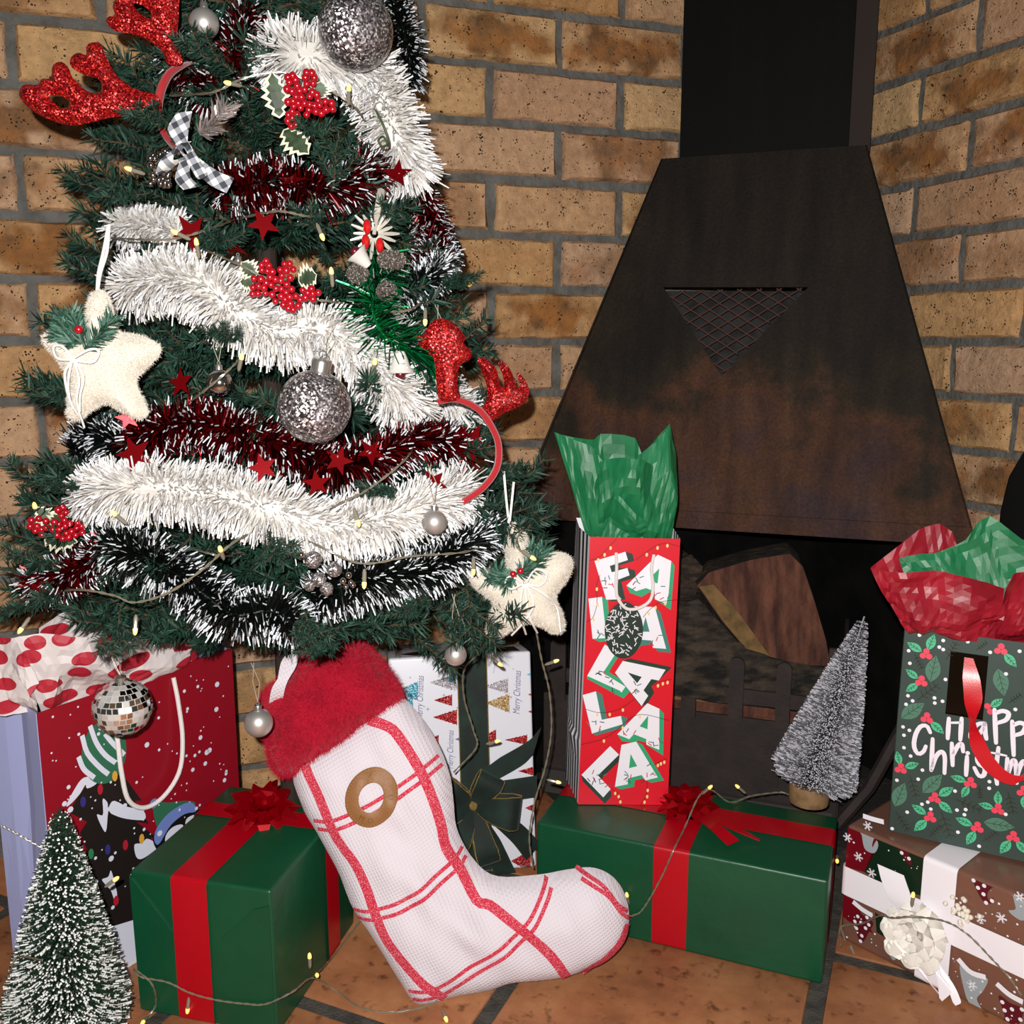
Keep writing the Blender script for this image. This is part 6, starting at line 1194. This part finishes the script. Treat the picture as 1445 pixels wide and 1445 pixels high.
def holly(label, ctr, blobs, leaves, rpx=5.2, push=.05, Y=None, seed=0):
    g = np.random.default_rng(seed); c = TS(*ctr, push) if Y is None else PY(*ctr, Y); t = thing('holly_pick', label, 'holly pick', c)
    for (u0, v0), (u1, v1), w in leaves: holly_leaf(t, PY(u0, v0, c[1]+.006), PY(u1, v1, c[1]+.002), w, nrm(CAM-c+V3(.1, 0, .3)))
    placed = []
    for u, v, su, sv, n in blobs:
        k = 0; tries = 0
        while k < n and tries < 400:
            tries += 1; uu, vv = u+g.uniform(-su, su), v+g.uniform(-sv, sv)
            if ((uu-u)/su)**2+((vv-v)/sv)**2 > 1 or any((uu-a)**2+(vv-b)**2 < (rpx*1.35)**2 for a, b in placed): continue
            placed.append((uu, vv)); k += 1; q = PY(uu, vv, c[1]-.006-g.uniform(0, .010)); o = bpy.data.objects.new('berry', BERRY); COL.objects.link(o); o.parent = t; o.location = tuple(q-c); o.scale = (rpx*q[1]/1350.*g.uniform(.9, 1.08),)*3
    return t
holly('red holly berries with variegated leaves high on the tree', (430, 150), ((412, 118, 10, 12, 7), (436, 112, 8, 12, 6), (430, 145, 24, 20, 24), (458, 152, 14, 9, 8), (412, 170, 8, 14, 7)), (((395, 170), (383, 100), .014), ((398, 182), (436, 218), .016), ((452, 140), (452, 115), .012)), seed=1)
holly('red holly berries with variegated leaves above the middle white swag', (402, 402), ((375, 378, 12, 10, 8), (365, 405, 12, 16, 10), (395, 405, 20, 22, 22), (412, 425, 14, 12, 10), (436, 415, 14, 8, 7), (405, 380, 10, 10, 6)), (((420, 398), (447, 388), .015), ((362, 392), (340, 370), .012), ((358, 400), (338, 398), .010)), seed=2)
holly('red holly berries with a cream-edged leaf on the lowest left branch', (78, 745), ((55, 742, 13, 15, 14), (86, 748, 16, 15, 16), (88, 722, 7, 6, 4), (108, 745, 10, 12, 8)), (((75, 745), (52, 715), .012), ((72, 750), (90, 722), .012), ((60, 762), (110, 765), .014)), Y=.90, seed=3)
# silver berry picks
MSG = glit('silver_berry_glitter', '#77706F', '#B0A8A8', '#FFFFFF', .8)
def silver_pick(label, balls, Y, extra=None):
    c = PY(balls[0][0], balls[0][1], Y); t = thing('silver_berry_pick', label, 'berry pick', c)
    for u, v, rr in balls: q = PY(u, v, Y-g.uniform(0, .012)); mb = MB(); mb.ball(q, rr*Y/1350., 14, 9); mb.build('berry', MSG if rr > 7 else MCHR, t, True)
    if extra: extra(t, Y)
    return t
g = np.random.default_rng(12); yb = TS(455, 805, .05)[1]
silver_pick('cluster of silver glitter berries below the lower white swag', [(442, 790, 13), (472, 804, 11), (450, 818, 11), (437, 826, 9), (461, 831, 10), (492, 812, 5), (495, 822, 4), (484, 820, 5), (425, 783, 5), (498, 826, 4), (488, 828, 4)], yb)
yc = .90; cl = [(222+g.uniform(-12, 18), 238+g.uniform(-26, 26), 4.6) for _ in range(34)]
def plaid(t, Y):
    m = bpy.data.materials.new('gingham'); m.use_nodes = True; nt = m.node_tree; tc = nt.nodes.new('ShaderNodeTexCoord'); mp = nt.nodes.new('ShaderNodeMapping'); mp.inputs['Rotation'].default_value = (0, .5, 0); nt.links.new(tc.outputs['Object'], mp.inputs[0]); sx = nt.nodes.new('ShaderNodeSeparateXYZ'); nt.links.new(mp.outputs[0], sx.inputs[0]); outs = []
    for k in (0, 2):
        a = nt.nodes.new('ShaderNodeMath'); a.operation = 'MULTIPLY'; nt.links.new(sx.outputs[k], a.inputs[0]); a.inputs[1].default_value = 95; b = nt.nodes.new('ShaderNodeMath'); b.operation = 'FRACT'; nt.links.new(a.outputs[0], b.inputs[0]); c_ = nt.nodes.new('ShaderNodeMath'); c_.operation = 'GREATER_THAN'; nt.links.new(b.outputs[0], c_.inputs[0]); c_.inputs[1].default_value = .5; outs.append(c_)
    s = nt.nodes.new('ShaderNodeMath'); nt.links.new(outs[0].outputs[0], s.inputs[0]); nt.links.new(outs[1].outputs[0], s.inputs[1]); h = nt.nodes.new('ShaderNodeMath'); h.operation = 'MULTIPLY'; nt.links.new(s.outputs[0], h.inputs[0]); h.inputs[1].default_value = .5
    r = nt.nodes.new('ShaderNodeValToRGB'); e = r.color_ramp.elements; e[0].color = hexc('#E4E2DC'); e[1].color = hexc('#35373F'); x = e.new(.5); x.color = hexc('#8A8D95'); nt.links.new(h.outputs[0], r.inputs[0]); nt.links.new(r.outputs[0], nt.nodes['Principled BSDF'].inputs['Base Color']); nt.nodes['Principled BSDF'].inputs['Roughness'].default_value = .8
    def P_(l): return [PY(u, v, Y-o) for u, v, o in l]
    for l, wd, w in (([(258, 215, .018), (268, 235, .03), (282, 228, .028), (270, 210, .02), (258, 205, .018)], V3(.5, 0, -.85), .024), ([(258, 210, .018), (240, 215, .03), (232, 235, .026), (248, 232, .016)], V3(.8, 0, .6), .02), ([(256, 205, .018), (252, 180, .02), (260, 158, .016)], V3(1, 0, .1), [.01, .020, .014]), ([(270, 225, .018), (300, 250, .02), (325, 262, .015)], V3(.5, 0, .85), [.010, .014, .015]), ([(262, 225, .018), (258, 250, .02), (270, 265, .012)], V3(1, 0, .2), [.010, .014, .015])):
        mb = MB(); ribbon_sheet(mb, P_(l), w, wd, nsub=20); mb.build('plaid_ribbon', m, t, True)
    P = np.array(P_([(282, 190, .01), (300, 175, .012), (318, 150, .01)])); P = smooth_path(P, 10); T = np.gradient(P, axis=0); T /= np.linalg.norm(T, axis=1)[:, None]; N = needles(P, T, 130, .017, g, .8); n = len(N); i = np.arange(n)[:, None]*6
    me = mesh_np('silver_fir_twig', N.reshape(-1, 3)-org(t), np.concatenate([i+np.array([0, 1, 2, 3]), i+np.array([3, 2, 4, 5])]), None, [mat('silver_foil', '#C9C0BE', .25, .8)]); obj_from(me, 'silver_fir_twig', t)
silver_pick('silver berry cluster with a black and white plaid bow', cl, yc, plaid)
# silver star-flower pick with pine cones and a bell
c = TS(528, 330, .05); t = thing('star_flower_pick', 'silver-white star flower pick with glitter pine cones and a white bell', 'decoration pick', c); Yf = c[1]
mf = mat('flower_silver', '#D8D4C8', .35, .4); fn = nrm(CAM-c); e1 = nrm(np.cross(V3(0, 0, 1), fn)); e2 = np.cross(fn, e1)
for k in range(18):
    an = k*2*math.pi/18+g.normal(0, .05); d = e1*math.cos(an)+e2*math.sin(an)+fn*g.uniform(.0, .35); L = g.uniform(.018, .027); mb = MB(); mb.tube([c+d*.004, c+d*L*.7, c+d*L], [.0012, .0019, .0009], 5); mb.build('petal', mf, t, True)
for u, v in ((518, 320), (516, 341), (536, 346)): mb = MB(); mb.ball(PY(u, v, Yf-.012), .005, 8, 6, sc=(.8, 1, 1.4)); mb.build('red_petal', mat('petal_red', '#C01518', .4), t, True)
mcone = mat('pine_cone_glitter', '#4A423D', .6, .2, var=(700, '#B8AFA8', .55, .65))
for u, v, a, b in ((553, 367, .014, .0095), (546, 411, .0095, .0095), (505, 386, .010, .010)):
    q = PY(u, v, Yf-.012); mb = MB()
    for j in range(7):
        for i in range(9):
            th = math.pi*(j+.5)/7; ph = 2*math.pi*(i+.5*(j % 2))/9; d = V3(math.cos(th)*a, math.sin(th)*math.sin(ph)*b, math.sin(th)*math.cos(ph)*b); mb.ball(q+d*.85, .0026, 6, 4)
    mb.ball(q, b*.8, 10, 7, sc=(a/b, 1, 1)); pc = mb.build('pine_cone', mcone, t, True)
mb = MB(); mb.tube(smooth_path([PY(538, 270, Yf), PY(534, 290, Yf-.01), c], 10), [.004]*3+[.0035]*4+[.002]*3, 7); mb.build('stem', mf, t, True)
mbell = mat('bell_white', '#CFCBC6', .5)
def bell(t, c, ax, s):
    mb = MB(); mb.lathe([(.001*s, .014*s), (.003*s, .0135*s), (.0048*s, .009*s), (.0065*s, .004*s), (.0095*s, 0), (.0088*s, 0), (.005*s, .006*s), (0, .011*s)], c, ax, 18); b = mb.build('bell', mbell, t, True); m2 = MB(); m2.ball(np.array(c)-nrm(ax)*.001*s, .0035*s, 10, 7); m2.build('clapper', mat('clapper_red', '#5A1020', .3), b, True)
bell(t, PY(502, 356, Yf-.018), V3(.55, .15, -.6), 1.25)
cb = PY(565, 526, Yf-.01); t2 = thing('bell_ornament', 'little white bell at the end of the green tinsel', 'bell', cb); bell(t2, cb, V3(0, 0, 1), 1.5)

# reindeer antler headbands
def pillow_holes(loops, fr, T, D, step):
    O = [np.array(l, float) for l in loops]; A = np.concatenate(O); B = np.concatenate([np.roll(l, -1, 0) for l in O]); E = B-A; L2 = (E**2).sum(1)
    def dist(p): t = np.clip(((p-A)*E).sum(1)/L2, 0, 1); return np.sqrt((((A+E*t[:, None])-p)**2).sum(1).min())
    def ins(p): return ((((A[:, 1] > p[1]) != (B[:, 1] > p[1])) & (p[0] < E[:, 0]*(p[1]-A[:, 1])/(E[:, 1]+1e-15)+A[:, 0])).sum() % 2) == 1
    pts = list(A); ed = []; k = 0
    for l in O: n = len(l); ed += [(k+i, k+(i+1) % n) for i in range(n)]; k += n
    mn, mx = A.min(0), A.max(0)
    for y in np.arange(mn[1], mx[1], step):
        for x in np.arange(mn[0], mx[0], step):
            p = np.array([x, y])
            if ins(p) and dist(p) > step*.5: pts.append(p)
    vs, es, fs, *_ = delaunay_2d_cdt([Vector(p) for p in pts], ed, [], 0, 1e-8); V = np.array([[v.x, v.y] for v in vs]); dd = np.array([dist(p) for p in V]); onb = dd < 1e-6
    h = T*np.sqrt(np.maximum(0, 1-(1-np.minimum(dd/D, 1))**2)); out = [fr.pt(p[0], p[1], q) for p, q in zip(V, h)]; bk = {}
    for i in range(len(V)):
        if onb[i]: bk[i] = i
        else: bk[i] = len(out); out.append(fr.pt(V[i][0], V[i][1], -h[i]))
    F2 = []; fl = np.cross(fr.x, fr.y) @ fr.n < 0
    for f in fs:
        f = list(f)
        if not ins(V[f].mean(0)): continue
        F2.append(tuple(f[::-1] if fl else f)); q = [bk[i] for i in f]; F2.append(tuple(q if fl else q[::-1]))
    return out, F2
MANT = glit('red_glitter_fabric', '#6A060C', '#A00E15', '#E8382A', .35); MBAND = mat('red_velvet_band', '#A80E1A', .8, sheen=.3)
def q1(l): return [(x*.2768, y*.2768) for x, y in l]
def q4(l): return [(380+x*.2768, 350+y*.2768) for x, y in l]
def antler(t, outl, holes, Y, ax=V3(1, 0, 0), n=90):
    c = np.mean(outl, 0); fr = Frame(PY(c[0], c[1], Y), ax, V3(0, 0, 1)); loops = [[fr.hit(u, v) for u, v in poly_smooth(outl, n)]] + [[fr.hit(u, v) for u, v in poly_smooth(h, 18)] for h in holes]
    V, F_ = pillow_holes(loops, fr, .0075, .011, .0062); mb = MB(); mb.add(V, F_); return mb.build('antler', MANT, t, True)
def hband(t, l, w=.010, wd=V3(0, -.3, 0)):
    P = smooth_path([PY(u, v, Y) for u, v, Y in l], 30); mb = MB(); T = np.gradient(P, axis=0); T /= np.linalg.norm(T, axis=1)[:, None]; Nn = np.cross(T, V3(0, 1, 0)); Nn /= np.linalg.norm(Nn, axis=1)[:, None]; W = V3(0, 1, 0)
    G = np.array([[p+nn*.0035*math.cos(a)+W*w*.6*math.sin(a) for a in np.linspace(0, 2*math.pi, 9)] for p, nn in zip(P, Nn)]); mb.sheet(G); return mb.build('headband', MBAND, t, True)
Ya = .955; pa = PY(230, 150, Ya); t = thing('antler_headband', 'red glitter reindeer antler headband on the upper left of the tree', 'headband', pa)
antler(t, q1([(805, 600), (690, 590), (560, 600), (450, 628), (350, 638), (230, 600), (140, 545), (97, 485), (120, 432), (190, 432), (212, 402), (258, 396), (268, 335), (310, 314), (350, 345), (370, 395), (440, 462), (500, 470), (518, 438), (495, 400), (430, 382), (362, 340), (362, 292), (400, 268), (440, 280), (440, 232), (488, 214), (522, 240), (540, 290), (600, 390), (690, 455), (810, 492)]), [q1([(250, 488), (310, 490), (352, 515), (345, 545), (310, 548), (275, 525)])], Ya-.03)
antler(t, q1([(860, 330), (820, 255), (740, 198), (660, 172), (580, 155), (542, 112), (552, 86), (585, 76), (575, 30), (600, -20), (640, -60), (760, -110), (900, -80), (912, 60), (905, 200), (930, 320)]), [q1([(680, 20), (730, 30), (772, 70), (760, 92), (715, 70)])], Ya)
hband(t, [(q[0], q[1], y) for q, y in zip(q1([(985, 318), (925, 335), (865, 375), (825, 450), (808, 540), (818, 630), (860, 720), (930, 800)]), (Ya+.06, Ya+.02, Ya, Ya-.01, Ya-.01, Ya, Ya+.02, Ya+.06))])
Yb = .945; pb = PY(690, 640, Yb); t = thing('antler_headband', 'red glitter reindeer antler headband on the right side of the tree', 'headband', pb)
antler(t, q4([(870, 775), (850, 660), (840, 570), (765, 495), (742, 452), (785, 440), (830, 375), (890, 360), (955, 400), (1000, 455), (992, 485), (1032, 530), (1020, 572), (972, 600), (958, 700), (968, 770)]), [], Yb-.02)
antler(t, q4([(1080, 838), (1108, 765), (1105, 690), (1062, 575), (1085, 558), (1118, 575), (1158, 620), (1178, 700), (1198, 702), (1190, 650), (1168, 592), (1188, 573), (1232, 625), (1262, 705), (1278, 700), (1260, 645), (1275, 636), (1318, 700), (1320, 760), (1280, 808), (1200, 840), (1140, 882)]), [], Yb+.03)
hband(t, [(q[0], q[1], y) for q, y in zip(q4([(860, 785), (930, 770), (1000, 785), (1075, 830), (1130, 905), (1168, 1000), (1160, 1120), (1090, 1220), (985, 1295)]), (Yb-.01, Yb-.015, Yb-.01, Yb, Yb, Yb-.01, Yb-.02, Yb-.02, Yb-.02))])

# string lights on the tree
def tsr(l, push=.045): return [TS(u, v, push if 0 < i < len(l)-1 else -.03) for i, (u, v) in enumerate(l)]
runs = [tsr(l) for l in ([(150, 335), (200, 338), (245, 337), (290, 325), (330, 310)], [(270, 345), (330, 370), (380, 395), (430, 420), (468, 425), (500, 430)], [(240, 135), (300, 130), (345, 110), (400, 102), (460, 125), (500, 150), (520, 180)], [(330, 310), (390, 298), (440, 305), (470, 290)], [(250, 580), (290, 550), (330, 515), (340, 500)], [(60, 838), (110, 832), (160, 840), (190, 850), (240, 835), (290, 800), (330, 765), (380, 740)], [(395, 745), (450, 770), (510, 795), (580, 785), (660, 778), (700, 760)], [(430, 740), (480, 710), (520, 690), (570, 650), (590, 620)], [(260, 770), (300, 782), (330, 785)], [(500, 430), (560, 440), (590, 430), (600, 415)])]
bl_ = [(TS(u, v, .055), V3(dx, -.3, dz)) for u, v, dx, dz in ((326, 118, -.3, 0), (278, 347, 0, .8), (252, 330, -.8, .4), (468, 388, 0, 1), (340, 508, .3, .8), (191, 885, 0, -1), (312, 778, 0, .4), (165, 728, -.6, .7), (453, 330, .4, -.9), (492, 130, .1, .9), (504, 733, .3, -.9), (514, 820, 0, -1), (668, 802, 0, -1), (600, 450, 0, -1), (528, 515, .2, .7), (32, 885, -.3, -.5), (50, 718, 0, 1), (660, 403, .8, .4), (187, 240, -.7, .2))]
string_lights('long string of warm fairy lights wound around the Christmas tree', runs, bl_)
Ys = 1.0
string_lights('string of fairy lights dangling from the tree in front of the white tree-print gift', [[PY(738, 745, .94), PY(728, 768, .925), PY(745, 785, .92)], [PY(690, 800, .99), PY(695, 840, 1.0), PY(680, 900, 1.03), PY(675, 922, 1.05), PY(655, 945, 1.07), PY(655, 985, 1.09), PY(668, 1030, 1.1), PY(672, 1055, 1.1), PY(640, 1090, 1.1)], [PY(755, 880, 1.06), PY(764, 930, 1.08), PY(775, 975, 1.09), PY(778, 1030, 1.1), PY(770, 1080, 1.1), PY(755, 1130, 1.09), PY(747, 1180, 1.085), PY(752, 1225, 1.085)]],
    [(PY(748, 785, .92), V3(.7, -.2, -.4)), (PY(702, 935, 1.04), V3(.8, -.2, -.5)), (PY(698, 1047, 1.09), V3(1, -.1, .3)), (PY(781, 934, 1.07), V3(1, -.1, .4)), (PY(784, 1103, 1.09), V3(1, -.1, -.2))])
